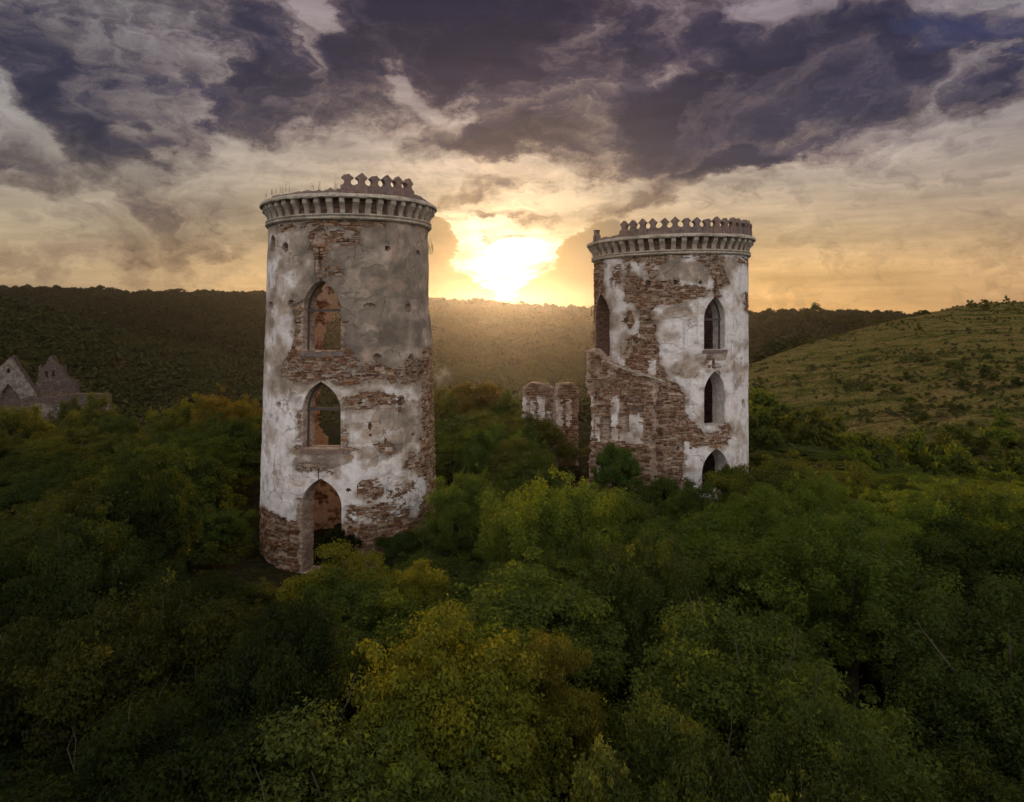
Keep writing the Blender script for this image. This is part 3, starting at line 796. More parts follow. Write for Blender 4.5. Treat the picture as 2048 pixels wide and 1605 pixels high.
M_RV, nb_ = material("whitewashed_reveal")
n_ = nb_.noise(wpos(nb_), 3.0, 5, 0.6)
finish(nb_, nb_.mix(nb_.rng(n_, .35, .7), (.42, .38, .34), (.66, .62, .58)), 0.95, n_, 0.7, 0.04)
M_FZ, nb_ = material("shade_dark_brick")
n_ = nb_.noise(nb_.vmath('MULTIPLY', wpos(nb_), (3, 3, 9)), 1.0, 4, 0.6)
finish(nb_, nb_.mix(nb_.rng(n_, .35, .65), (.075, .042, .034), (.19, .12, .09)), 0.95, n_, 0.9, 0.05)  # brick colour darkened to carry the shade of gaps and openings
def build_tower(T, label, cfg, seed):
    root = empty("ruined_tower", (T.c[0], T.c[1], 0)); tag(root, label, "tower", "ruined round castle towers")
    inv = Vector((T.c[0], T.c[1], 0))
    zt = cfg['top']; zb = cfg['bottom']
    camdir = math.atan2(-T.c[0], T.c[1])          # angle on the wall that faces the camera
    ops = cfg['openings']                      # (th0, half, z0, z1, z2)
    ru = T.r0
    def grid(step):
        f = np.arange(camdir - 1.78, camdir + 1.78, step / ru); b = np.arange(f[-1] + step / ru, camdir - 1.78 + 2 * math.pi - 1e-4, 3 * step / ru)
        S = np.concatenate([f, b, [f[0] + 2 * math.pi]]); Z = np.arange(zb, zt + step, step); Z[-1] = zt
        return S, Z
    def geo(S, Z):
        cs = (S[:-1] + S[1:]) / 2; cz = (Z[:-1] + Z[1:]) / 2
        a, b = np.meshgrid(cs, cz); P = T.map(a, b, np.zeros_like(a)); px, py = proj(P)
        facing = (np.cos(a - camdir) > -0.05)
        return a, b, px, py, facing
    def missing(a, b, px, py, facing):
        F = field(px, py, a * ru, b, cfg['missing'], seed)
        keepsh = cfg.get('remnants')
        if keepsh: F = np.where(field(px, py, a * ru, b, keepsh, seed + 50) > 0, -50, F)
        back = (fbm(a * 1.3, b / 2.4, seed + 70, 4) - .47) * 60
        back = np.maximum(back, (1.6 - b) * 40)
        return np.where(facing, F, back)
    def pits(a, b, px, py, facing):
        D = np.zeros_like(a)
        for (x, y, w, h, dep) in cfg['pits']:
            e = np.hypot((px - x) / w, (py - y) / h) + .25 * (fbm(a * ru / .12, b / .12, seed + 33, 2) - .5)
            D = np.maximum(D, dep * np.clip((1.15 - e) * 3, 0, 1) * facing)
        return D
    # ---- masonry core
    S, Z = grid(0.085)
    a, b, px, py, facing = geo(S, Z)
    keep = np.ones_like(a, bool)
    snaps = []
    for o in ops:
        for sh in (0, 2 * math.pi, -2 * math.pi):
            keep &= ~in_arch(a + sh, b, o)
        snaps.append((*arch_curve(*o), .085))
    gaps = cfg['back_gaps']
    if gaps:
        G = np.full(a.shape, -1e3)
        for g in gaps: G = np.maximum(G, sdpoly(px, py, g))
        keep &= ~((~facing) & (G + (fbm(a * ru / .8, b / .5, seed + 81, 4) - .5) * 16 > 0))
    vs_, vz = np.meshgrid(S, Z); vP = T.map(vs_, vz, np.zeros_like(vs_)); vpx, vpy = proj(vP); vf = np.cos(vs_ - camdir) > -0.05
    rel = (fbm(vs_ * ru / .5, vz / .25, seed + 5, 4) - .5) * .05
    batter = np.clip((cfg['base_z'] - vz), 0, 3) * .012
    silh = cfg.get('silh')
    r_out = -.10 + rel - pits(vs_, vz, vpx, vpy, vf) + batter
    if silh is not None: r_out = r_out + silh(vs_, vz)
    wall = shell("wall", T, S, Z, keep, r_out, -1.15 + (fbm(vs_ * ru / .7, vz / .4, seed + 6, 3) - .5) * .08, [M_CO, cfg.get('inner', M_IN), cfg.get('reveal', M_CO)], snaps, parent=root, sscale=ru)
    if cfg.get('reveal_shade') is not None:
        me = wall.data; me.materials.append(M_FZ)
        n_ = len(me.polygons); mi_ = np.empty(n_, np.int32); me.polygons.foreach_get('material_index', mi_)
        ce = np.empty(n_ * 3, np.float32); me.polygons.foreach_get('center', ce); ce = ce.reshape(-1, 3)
        mi_[(mi_ == 2) & (ce[:, 0] < cfg['reveal_shade'])] = 3; me.polygons.foreach_set('material_index', mi_)
    # ---- plaster coat
    S, Z = grid(0.06)
    a, b, px, py, facing = geo(S, Z)
    F = missing(a, b, px, py, facing)
    keepP = (F < 0) & (pits(a, b, px, py, facing) < .02)
    for o in ops:
        for sh in (0, 2 * math.pi, -2 * math.pi):
            keepP &= ~in_arch(a + sh, b, (o[0], o[1] * 1.0, o[2], o[3], o[4]))
    if gaps:
        G = np.full(a.shape, -1e3)
        for g in gaps: G = np.maximum(G, sdpoly(px, py, g))
        keepP &= ~((~facing) & (G + 14 > 0))
    keepP &= b < cfg['plaster_top']
    vs_, vz = np.meshgrid(S, Z); vP = T.map(vs_, vz, np.zeros_like(vs_)); vpx, vpy = proj(vP); vf = np.cos(vs_ - camdir) > -0.05
    edge = np.clip(1 + missing(vs_, vz, vpx, vpy, vf) / 9, 0, 1) * (.25 + .9 * fbm(vs_ * ru / .35, vz / .35, seed + 29, 4))
    white = cfg['white'](vpx, vpy) - .30 * edge + (fbm(vs_ * ru / 1.1, vz / .8, seed + 21, 5) - .5) * 1.15
    white = np.where(vf, white, .4)
    dirt = np.clip((fbm(vs_ * ru / .5, vz / .5, seed + 23, 5) - .60) * 5, 0, 1) * .6 + edge * .42
    relief = (fbm(vs_ * ru / .9, vz / .9, seed + 25, 5) - .5) * .055 + (fbm(vs_ * ru / .18, vz / .18, seed + 26, 2) - .5) * .012
    # patches where the skim coat has flaked
    fl = fbm(vs_ * ru / 1.4, vz / 1.1, seed + 27, 5)
    flake = (fl > .53) * 1.0
    relief = relief - flake * .02
    if silh is not None: relief = relief + silh(vs_, vz)
    white = np.clip(white - flake * .14, 0, 1)
    pl = shell("plaster_coat", T, S, Z, keepP, relief, -.16 + 0 * relief, [M_PL, M_PL, M_PL], snaps, inner=False, attrs={'white': white, 'dirt': dirt}, parent=wall, sscale=ru)
    # ---- stones where the coat is gone
    def exposed(s, z):
        P = T.map(s, z, np.zeros_like(s)); x, y = proj(P); fc = np.cos(s - camdir) > -0.05
        F = missing(s, z, x, y, fc)
        ok = (F > -3) & (pits(s, z, x, y, fc) < .06)
        for o in ops:
            for sh in (0, 2 * math.pi, -2 * math.pi):
                for ds in (-.2 / ru, 0, .2 / ru): ok &= ~in_arch(s + sh + ds, z, (o[0], o[1] * 1.03, o[2] - .03, o[3], o[4] + .06))
        if gaps:
            G = np.full(s.shape, -1e3)
            for g in gaps: G = np.maximum(G, sdpoly(x, y, g))
            ok &= ~((~fc) & (G + 22 > 0))
        return ok & (z < zt - .05)
    def vis(s, z):
        x, y = proj(T.map(s, z, np.zeros_like(s)))
        return np.maximum(np.cos(s - camdir), 0) * (y < cfg['hide_y'](x))
    sil = (lambda s, z: float(silh(np.array([s]), np.array([z]))[0])) if silh is not None else (lambda s, z: 0.0)
    lay_stones(T, camdir - 1.75, camdir + 2 * math.pi - 1.76, max(zb, -1.0), zt, exposed, lambda s, z: -.10 + sil(s, z) + .012 * float(np.clip(cfg['base_z'] - z, 0, 3)), wall, "rubble_masonry", sunit=ru, vis=vis, seed=seed)
    # ---- frames and sills
    for o, fr, sl in zip(ops, cfg['frames'], cfg['sills']):
        if fr: window_frame(T, o, .48, root)
        if sl: sill_mesh(T, o, root)
    # ---- crown
    zr = cfg['ring_z']
    ring(T, [(-.05, zr - .16), (.10, zr - .14), (.17, zr - .07), (.15, zr), (.08, zr + .03), (.12, zr + .06), (.16, zr + .11), (.13, zr + .17), (-.05, zr + .2)], "string_course", M_TR, root, seed=1)
    ring(T, [(-.3, zr + .15), (-.015, zr + .16), (-.005, zr + .6), (-.01, zr + .98), (-.3, zr + .98)], "shaded_brick_frieze", M_FZ, root, seed=3, n=220)  # brick backing, its dark tone standing in for shade between the corbels
    n = cfg['n_corbel']
    for k in range(n):
        if k in cfg.get('lost', ()): continue
        th = camdir + 2 * math.pi * (k + .37) / n
        if th > math.pi: th -= 2 * math.pi
        o = bpy.data.objects.new("corbel", CORBEL); COL.objects.link(o); o.parent = root
        q = random.Random(seed * 1000 + k)
        o.matrix_basis = T.frame(th, zr + .17, -.04) @ Matrix.Rotation(q.uniform(-.05, .05), 4, 'Y') @ Matrix.Diagonal((q.uniform(.82, 1.14), q.uniform(.84, 1.05), 1, 1))
    zs = zr + .17 + .775
    slab = ring(T, [(-1.2, zs), (.46, zs), (.50, zs + .05), (.47, zs + .17), (.40, zs + .23), (-.2, zs + .30), (-1.2, zs + .28)], "cornice_slab", M_TR, root, wob=.035, seed=2)
    zp = zs + .22
    # parapet rubble on top of the slab
    ths = np.linspace(-math.pi, math.pi, 361)[:-1]
    hh = np.interp((ths - camdir + math.pi) % (2 * math.pi) - math.pi, *cfg['rubble'])
    hh = hh * (.55 + .9 * fbm(ths * 22, ths * 0, seed + 90, 4))
    Vr = []
    for (r, f) in ((.25, 0.0), (.18, .75), (-.05, 1.0), (-.55, .8), (-.8, 0.0)):
        Vr.append(T.map(ths, zp - .05 + hh * f, np.full_like(ths, r) + (fbm(ths * 30, ths * 0 + r, seed + 91, 2) - .5) * .12))
    Vr = np.stack(Vr, 1).reshape(-1, 3); i, j = np.meshgrid(np.arange(360), np.arange(4), indexing='ij')
    Fr = np.stack([i * 5 + j, ((i + 1) % 360) * 5 + j, ((i + 1) % 360) * 5 + j + 1, i * 5 + j + 1], -1).reshape(-1, 4)
    link("parapet", mesh_np("parapet", Vr, Fr, [M_ME]), root)
    for (th, kind, k) in cfg['merlons']:
        o = bpy.data.objects.new("merlon", MERLON[kind][k % 3]); COL.objects.link(o); o.parent = root
        q = random.Random(seed + k)
        o.matrix_basis = T.frame(th, zp + cfg.get('mer_dz', .05) + q.uniform(-.04, .02), .08) @ Matrix.Rotation(q.uniform(-.05, .05), 4, 'Y') @ Matrix.Rotation(q.uniform(-.05, .05), 4, 'X') @ Matrix.Diagonal((q.uniform(.94, 1.03), 1, q.uniform(.93, 1.04), 1))
    # shrink-to-base: children were laid out in world space
    for c in root.children: c.matrix_basis = Matrix.Translation(-inv) @ c.matrix_basis
    return root, wall

# ---- left tower
TA = Tower((-9.36, 40.6), 5.04, 0.0286, 0.010)
def op_px(T, xl, xr, y_sill, y_spring, y_apex, back=False):
    t0, z0 = T.hit(xl, y_sill, back); t1, _ = T.hit(xr, y_sill, back); tm, zs = T.hit((xl + xr) / 2, y_spring, back); _, za = T.hit((xl + xr) / 2, y_apex, back)
    _, z0 = T.hit((xl + xr) / 2, y_sill, back)
    return ((t0 + t1) / 2, abs(t1 - t0) / 2, z0, zs, za)
opsA = [op_px(TA, 603, 681, 703, 622, 560), op_px(TA, 603, 681, 899, 822, 764), op_px(TA, 602, 683, 1150, 1015, 958)]
thn, zn = TA.hit(545, 490); opsA.append((thn - .02, .09, zn - .35, zn + .2, zn + .55))
def whiteA(px, py):
    w = np.full(px.shape, .24)
    w = np.maximum(w, .62 * sstep(625, 575, px)); w = np.maximum(w, .68 * sstep(715, 790, py + .0 * px))
    w = np.maximum(w, .95 * sstep(880, 960, py)); w = np.maximum(w, .98 * sstep(600, 560, px) * sstep(700, 830, py))
    for (q, v) in ((sdpoly(px, py, [(690, 805), (840, 800), (845, 885), (690, 890)]), .42), (sdpoly(px, py, [(590, 892), (700, 892), (705, 925), (640, 945), (590, 940)]), .22), (sdell(px, py, 735, 918, 22, 26), .30), (sdell(px, py, 793, 890, 14, 20), .30), (sdpoly(px, py, [(735, 935), (815, 930), (820, 975), (740, 975)]), .70), (sdell(px, py, 675, 475, 30, 18), .75)):
        w = np.where(q > 0, w * .2 + v * .8, w)
    return w
missA = [('p', [(480, 1012), (524, 1014), (545, 1026), (575, 1040), (600, 1046), (683, 1052), (700, 1048), (735, 1050), (760, 1048), (775, 1040), (800, 1036), (845, 1036), (900, 1020), (900, 1300), (480, 1300)], None),
  ('p', [(594, 1000), (614, 1000), (614, 1052), (588, 1052)], None),
  ('p', [(578, 704), (690, 700), (705, 715), (740, 730), (760, 722), (775, 737), (800, 733), (815, 720), (835, 720), (850, 735), (850, 764), (800, 768), (760, 760), (720, 768), (690, 775), (640, 762), (600, 768), (562, 752), (558, 738)], .42),
  ('p', [(846, 700), (890, 690), (895, 1060), (835, 1040), (840, 1010), (855, 985), (855, 960), (843, 940), (838, 920), (842, 895), (838, 880), (850, 870), (842, 830), (845, 780), (843, 735)], None),
  ('p', [(686, 800), (720, 786), (735, 780), (760, 785), (785, 790), (810, 793), (810, 822), (795, 817), (770, 812), (740, 817), (715, 822), (686, 817)], .43),
  ('p', [(586, 610), (614, 600), (614, 708), (580, 708), (590, 660)], .33), ('p', [(679, 628), (690, 650), (692, 690), (708, 710), (679, 708)], .38),
  ('p', [(592, 820), (614, 820), (614, 908), (584, 902), (598, 870)], .40), ('p', [(681, 845), (694, 850), (696, 892), (718, 898), (702, 914), (681, 907)], .42),
  ('p', [(590, 922), (640, 932), (675, 935), (660, 952), (640, 950), (596, 946)], .48),
  ('p', [(748, 890), (775, 883), (792, 898), (782, 910), (760, 907)], .38), ('e', (742, 980, 27, 21), .42),
  ('p', [(770, 962), (832, 955), (848, 1000), (822, 1022), (780, 1017)], .56), ('p', [(690, 1010), (740, 1018), (760, 1004), (800, 1008), (822, 998), (822, 1038), (690, 1052)], .46),
  ('p', [(818, 905), (852, 905), (852, 962), (835, 945), (808, 935)], .45), ('p', [(550, 450), (640, 440), (642, 452), (600, 457), (560, 464)], .46),
  ('p', [(640, 436), (772, 440), (772, 457), (715, 454), (640, 454)], .34), ('p', [(618, 470), (640, 452), (657, 456), (657, 490), (652, 502), (616, 500)], None),
  ('p', [(655, 460), (718, 456), (718, 492), (660, 497)], .47), ('p', [(628, 495), (655, 498), (650, 525), (645, 562), (632, 562), (630, 530)], None), ('p', [(650, 535), (690, 540), (690, 548), (650, 548)], .45)]
pitsA = [(639, 530, 4, 34, .30), (638, 470, 12, 15, .22), (570, 495, 6, 9, .4), (775, 497, 5, 5, .45), (839, 507, 4, 6, .3), (583, 608, 8, 7, .3), (541, 612, 4, 8, .3), (739, 613, 11, 6, .22), (818, 616, 6, 8, .3),
  (755, 715, 8, 7, .3), (822, 716, 5, 7, .3), (740, 853, 4, 7, .35), (741, 871, 2.5, 3, .3), (826, 869, 3, 3, .3), (771, 881, 2, 5, .3), (556, 809, 5, 5, .15), (720, 806, 4, 4, .4), (801, 806, 6, 7, .35), (697, 981, 5, 4, .3), (639, 745, 5, 6, .3), (637, 950, 1.6, 12, .2), (783, 985, 3, 4, .25), (828, 975, 3, 5, .25)]
zrA = TA.hit(699, 434)[1]
mA = []
pitch = .70 / 4.62
th_first = TA.hit(695, 372)[0]
for k, kind in enumerate(['chipped', 'whole', 'chipped', 'whole', 'whole', 'whole']): mA.append((th_first + k * pitch, kind, k))
camA = math.atan2(9.36, 40.6)
cfgA = dict(top=zrA + .17 + .78, bottom=-3.0, base_z=3.0, plaster_top=zrA - .14, openings=opsA, frames=[1, 1, 0, 0], sills=[1, 1, 0, 0], missing=missA, pits=pitsA, white=whiteA,
  back_gaps=[[(628, 722), (632, 680), (640, 655), (655, 634), (690, 615), (800, 585), (835, 735), (700, 740)], [(618, 790), (626, 762), (690, 750), (835, 755), (835, 955), (644, 958), (640, 870), (622, 845)], [(652, 1040), (700, 1030), (720, 1250), (640, 1250)]],  # gaps behind the windows, widened out of view to let more sun inside
  hide_y=lambda x: np.where(x < 640, 1170, 1100), n_corbel=45, ring_z=zrA, merlons=mA,
  rubble=([-3.2, -1.7, -1.0, -.4, .1, .9, 1.5, 2.2, 3.2], [.25, .15, .22, .30, .42, .40, .10, .2, .25]),
  silh=lambda th, z: -.10 * sstep(.75, 1.15, th) * sstep(12.2, 13.6, z) * (th < 2.5) * (.4 + 1.2 * fbm(z / 1.1, z * 0, 77, 3)))
towerA, wallA = build_tower(TA, "taller nearer round ruined tower with a single short run of battlements", cfgA, 100)

# ---- right tower
TB = Tower((11.5, 51.2), 5.5, 0.0, 0.018)
opsB = [op_px(TB, 1408, 1451, 700, 640, 594), op_px(TB, 1408, 1450, 852, 788, 743), op_px(TB, 1404, 1457, 985, 945, 898)]
tl, zl0 = TB.hit(1189, 720); tr, _ = TB.hit(1219, 720); _, zls = TB.hit(1208, 640); _, zla = TB.hit(1208, 588)
opsB.append(((tl + tr) / 2, (tr - tl) / 2, zl0, zls, zla))
def whiteB(px, py):
    w = np.full(px.shape, .80)
    w = np.where(sdpoly(px, py, [(1310, 520), (1420, 525), (1415, 570), (1330, 555)]) > 0, .42, w)
    w = np.maximum(w, .9 * sstep(1455, 1480, px)); w = np.where(sdell(px, py, 1355, 625, 30, 12) > 0, .55, w)
    w = np.where(sdpoly(px, py, [(1410, 698), (1457, 700), (1450, 722), (1415, 720)]) > 0, .3, w)
    return w
missB = [('p', [(1240, 512), (1300, 506), (1338, 512), (1332, 530), (1312, 532), (1300, 540), (1285, 528), (1262, 522), (1258, 543), (1248, 540)], .38),
  ('p', [(1335, 500), (1425, 502), (1425, 534), (1400, 527), (1385, 516), (1340, 514)], .48), ('p', [(1422, 508), (1442, 515), (1453, 545), (1456, 562), (1440, 575), (1428, 562), (1418, 548), (1424, 525)], .28),
  ('p', [(1428, 555), (1440, 555), (1439, 597), (1428, 597)], None), ('p', [(1463, 503), (1500, 506), (1500, 532), (1475, 527)], .50),
  ('p', [(1248, 566), (1258, 545), (1272, 558), (1290, 560), (1305, 556), (1320, 562), (1357, 560), (1362, 570), (1395, 571), (1418, 582), (1408, 594), (1370, 604), (1340, 610), (1318, 610), (1302, 617), (1302, 637), (1270, 612), (1250, 602)], .25),
  ('p', [(1298, 540), (1314, 540), (1314, 562), (1298, 564)], .46), ('p', [(1282, 612), (1308, 612), (1305, 640), (1314, 650), (1310, 668), (1317, 690), (1320, 725), (1334, 757), (1250, 742), (1248, 700), (1260, 685), (1278, 680), (1280, 650)], None),
  ('p', [(1226, 535), (1242, 528), (1238, 566), (1224, 568)], .45), ('p', [(1150, 698), (1215, 724), (1250, 737), (1330, 757), (1357, 768), (1370, 792), (1372, 828), (1408, 866), (1457, 864), (1458, 890), (1440, 896), (1420, 893), (1385, 897), (1372, 882), (1365, 930), (1372, 1010), (1150, 1010)], None),
  ('e', (1258, 640, 9, 17), .4), ('p', [(1170, 555), (1190, 520), (1206, 515), (1209, 560), (1206, 590), (1221, 620), (1220, 650), (1217, 722), (1170, 722)], None), ('p', [(1490, 588), (1510, 583), (1510, 645), (1489, 622)], None),
  ('p', [(1395, 715), (1420, 718), (1445, 735), (1440, 748), (1420, 742)], .5), ('p', [(1440, 850), (1462, 848), (1460, 880), (1440, 880)], .45), ('p', [(1255, 676), (1275, 668), (1282, 690), (1255, 700)], .45)]
pitsB = [(1296, 567, 5, 6, .45), (1352, 565, 5, 5, .45), (1401, 565, 3, 3.4, .45), (1455, 567, 6, 4, .2), (1487, 808, 3, 9, .35), (1432, 528, 8, 14, .35), (1433, 575, 2.5, 20, .3), (1252, 642, 5, 6, .2), (1271, 687, 3, 3, .3), (1309, 706, 3, 4, .3), (1491, 605, 2, 10, .25), (1298, 642, 9, 3, .2), (1222, 560, 3, 4, .2), (1427, 728, 3, 9, .15), (1356, 900, 3, 4, .3), (1330, 893, 3, 3, .3)]
zrB = TB.hit(1343, 505)[1]
camB = math.atan2(-11.5, 51.2)
mB = []
th0 = TB.hit(1250, 470)[0]; pitchB = .70 / 5.58
kinds = ['whole', 'whole', 'whole', 'whole', 'whole', 'whole', 'chipped', 'whole', 'chipped', 'whole', 'whole', 'whole', 'whole', 'whole', 'whole', 'chipped']
for k, kd in enumerate(kinds): mB.append((th0 + k * pitchB, kd, k))
mB.append((TB.hit(1196, 480)[0], 'broken', 20))
cfgB = dict(reveal=M_RV, inner=M_FZ, reveal_shade=9.5, top=zrB + .17 + .78, bottom=-3.0, base_z=1.0, plaster_top=zrB - .14, openings=opsB, frames=[1, 0, 0, 0], sills=[1, 0, 0, 0], missing=missB, pits=pitsB, white=whiteB, back_gaps=[],  # dark inner brick and niche reveals carry the openings' deep shade
  remnants=[('p', [(1298, 722), (1312, 722), (1314, 751), (1296, 749)], None), ('p', [(1386, 900), (1405, 897), (1404, 948), (1384, 950), (1378, 920)], None)],
  hide_y=lambda x: np.where(x < 1300, 735, 965), n_corbel=51, ring_z=zrB, merlons=mB,
  rubble=([-3.2, -1.5, -1.2, -.8, -.55, 0, .9, 1.4, 2.2, 3.2], [.2, .2, .25, .30, .45, .45, .45, .3, .2, .2]))
towerB, wallB = build_tower(TB, "smaller farther round ruined tower ringed by arrow-headed battlements", cfgB, 200)

# ------------------------------------------------------------------ other ruined walls
def build_wall(name, label, cat, p0, p1, outline, thick, step, plaster, stones=True, seed=1, nmax=200, group=None, pits=(), openings=(), root=None, white=.75, hl=(.10, .19), rag=6.0, shade_tone=0.0, core_mat=None, plaster_mat=None):
    """free-standing ruined wall; outline, plaster patches and openings measured in photo pixels on its plane"""
    W = Flat(p0, p1)
    top = root is None
    if top:
        root = empty(name, (*((np.array(p0) + np.array(p1)) / 2), gz(*((np.array(p0) + np.array(p1)) / 2)))); tag(root, label, cat, group)
    loc = Vector(root.location)
    S = np.linspace(0, W.L, max(int(W.L / step), 4) + 1)
    zmax = max(W.hit(x, y)[1] for x, y in outline) + .3; zmin = gz(*((np.array(p0) + np.array(p1)) / 2)) - 1.5
    zlow = min(W.hit(x, y)[1] for x, y in outline); zmin = min(zmin, zlow)
    Z = np.arange(zmin, zmax, step)
    def P(a, b): return proj(W.map(a, b, np.zeros_like(a)))
    def solid(a, b):
        x, y = P(a, b)
        d = sdpoly(x, y, outline) + (fbm(a / .5, b / .3, seed, 4) - .5) * rag
        k = d > 0
        for o in openings: k &= ~(sdpoly(x, y, o) > 0)
        return k
    a, b = np.meshgrid((S[:-1] + S[1:]) / 2, (Z[:-1] + Z[1:]) / 2)
    keep = solid(a, b)
    va, vb = np.meshgrid(S, Z); x, y = P(va, vb)
    D = np.zeros_like(va)
    for q in pits: D = np.maximum(D, q[1] * (sdpoly(x, y, q[0]) > 0))
    r_out = (fbm(va / .5, vb / .25, seed + 5, 4) - .5) * .10 - D
    core = shell("wall", W, S, Z, keep, r_out, -thick + (fbm(va / .6, vb / .4, seed + 6, 3) - .5) * .15, [core_mat or M_CO] * 3, parent=root)
    x, y = P(a, b)
    if plaster:
        st2 = step * .75
        S2 = np.linspace(0, W.L, max(int(W.L / st2), 4) + 1); Z2 = np.arange(zmin, zmax, st2)
        a2, b2 = np.meshgrid((S2[:-1] + S2[1:]) / 2, (Z2[:-1] + Z2[1:]) / 2); x2, y2 = P(a2, b2)
        kp = (field(x2, y2, a2, b2, plaster, seed + 3, 4) > 0) & solid(a2, b2)
        if kp.any():
            v2, w2 = np.meshgrid(S2, Z2)
            wh = white + (fbm(v2 / 1.1, w2 / .8, seed + 21, 4) - .5) * .7
            pc = shell("plaster_coat", W, S2, Z2, kp, .075 + (fbm(v2 / .7, w2 / .7, seed + 25, 4) - .5) * .05, -.05 + 0 * v2, [plaster_mat or M_PL] * 3, inner=False, parent=core, attrs={'white': np.clip(wh, 0, 1), 'dirt': np.clip((fbm(v2 / .5, w2 / .5, seed + 23, 4) - .58) * 5, 0, 1) * .7 + shade_tone}); pc['kind'] = 'stuff'
    if stones:
        def exposed(s, z):
            xx, yy = P(s, z); k = solid(s, z) & solid(s - .15, z) & solid(s + .15, z)
            if plaster: k &= field(xx, yy, s, z, plaster, seed + 3, 4) < 2
            for q in pits: k &= sdpoly(xx, yy, q[0]) < 1
            return k
        lay_stones(W, 0, W.L, zmin, zmax, exposed, 0.03, core, "rubble_masonry", nmax=nmax, seed=seed, hmin=hl[0], hmax=hl[1])
    if top:
        for c in root.children: c.matrix_basis = Matrix.Translation(-loc) @ c.matrix_basis
    return root, W, core

def xy(px, Y): return ((px - CX) / FPX * Y, Y)
# gallery ruin leaning on the right tower
annex, WX, _ = build_wall("gallery_ruin", "brick gallery ruin built against the tower with arrow-headed battlements", "ruin", xy(1168, 46.9), xy(1312, 45.1),
    [(1173, 702), (1180, 697), (1190, 700), (1196, 708), (1213, 720), (1240, 735), (1272, 746), (1306, 757), (1311, 785), (1303, 815), (1309, 850), (1302, 880), (1310, 920), (1305, 1010), (1172, 1010), (1180, 905), (1183, 880), (1181, 800), (1172, 770)], 1.5, .085,
    [('p', [(1222, 797), (1238, 790), (1240, 812), (1234, 835), (1238, 880), (1224, 884)], None), ('p', [(1260, 826), (1286, 826), (1286, 889), (1262, 888), (1240, 882), (1240, 868), (1258, 862)], None),
     ('p', [(1190, 834), (1200, 832), (1200, 884), (1190, 884)], None), ('p', [(1182, 792), (1189, 790), (1189, 812), (1182, 812)], None), ('p', [(1181, 830), (1188, 828), (1188, 876), (1181, 876)], None), ('p', [(1196, 925), (1208, 922), (1210, 948), (1196, 948)], None)],
    seed=300, nmax=300, rag=12.0, white=.72, pits=[([(1266, 812), (1288, 812), (1288, 826), (1266, 826)], .5), ([(1200, 832), (1222, 834), (1222, 884), (1200, 884)], .28), ([(1240, 830), (1259, 830), (1259, 862), (1240, 866)], .2), ([(1190, 780), (1200, 778), (1200, 800), (1190, 802)], .3)])
def bar(name, pts, w, h, mat, parent, loc):
    V, F = [], []
    for p in pts:
        p = Vector(p) - loc
        V += [p + Vector((0, -w, -h)), p + Vector((0, -w, h)), p + Vector((0, w, h)), p + Vector((0, w, -h))]
    for k in range(len(pts) - 1):
        for q in range(4): F.append((k * 4 + q, k * 4 + (q + 1) % 4, (k + 1) * 4 + (q + 1) % 4, (k + 1) * 4 + q))
    n = len(V); F += [(0, 1, 2, 3), (n - 1, n - 2, n - 3, n - 4)]
    return link(name, mesh_np(name, np.array([tuple(v) for v in V]), np.array(F), [mat]), parent)
bar("roof_scar_moulding", [at(1214, 724, 45.75), at(1240, 735, 45.6), at(1275, 746, 45.3), at(1303, 755, 45.1), at(1330, 763, 45.35)], .06, .05, M_TR, annex, Vector(annex.location))

# two stumps of the old palace between the towers
sp = lambda pts: ('p', pts, None)
s1, _, _ = build_wall("wall_stump", "wider grass-topped brick wall stump standing between the two towers", "ruin", xy(1043, 62), xy(1110, 61.4),
    [(1046, 778), (1056, 768), (1075, 766), (1092, 770), (1104, 780), (1107, 800), (1106, 960), (1044, 960), (1045, 840)], 1.3, .10,
    [sp([(1046, 796), (1058, 794), (1058, 842), (1046, 842)]), sp([(1074, 792), (1091, 790), (1090, 846), (1080, 870), (1076, 850)]), sp([(1060, 800), (1072, 800), (1072, 838), (1060, 836)]), ('p', [(1092, 820), (1104, 818), (1102, 842), (1093, 844)], .5)], seed=400, nmax=120, white=.72, group="stumps of the palace between the towers")
s2, _, _ = build_wall("wall_stump", "narrower brick wall stump beside the gallery ruin, two pale plaster strips on it", "ruin", xy(1110, 60.5), xy(1160, 61),
    [(1112, 790), (1120, 772), (1132, 766), (1148, 768), (1157, 778), (1157, 960), (1111, 960)], 1.3, .10,
    [sp([(1111, 800), (1125, 798), (1126, 846), (1118, 868), (1112, 850)]), sp([(1132, 796), (1144, 800), (1143, 858), (1132, 856)]), ('p', [(1112, 862), (1130, 862), (1128, 885), (1114, 885)], .4)], seed=410, nmax=120, white=.75, group="stumps of the palace between the towers")
grass_tufts([at(x, y, 61.9) for x, y in [(1052, 770), (1058, 766), (1066, 764), (1074, 764), (1082, 766), (1090, 768), (1097, 772)]], None, per=26, hmax=.7, seed=5).parent = None
# (the tufts on the stumps are reparented below)
_g = [o for o in COL.objects if o.name.startswith("grass")][-1]
_g.parent = s1; _g.matrix_basis = Matrix.Translation(-Vector(s1.location))
_g = grass_tufts([at(x, y, 61.2) for x, y in [(1120, 770), (1127, 766), (1135, 764), (1143, 765), (1150, 768)]], s2, per=26, hmax=.7, seed=6); _g.matrix_basis = Matrix.Translation(-Vector(s2.location))
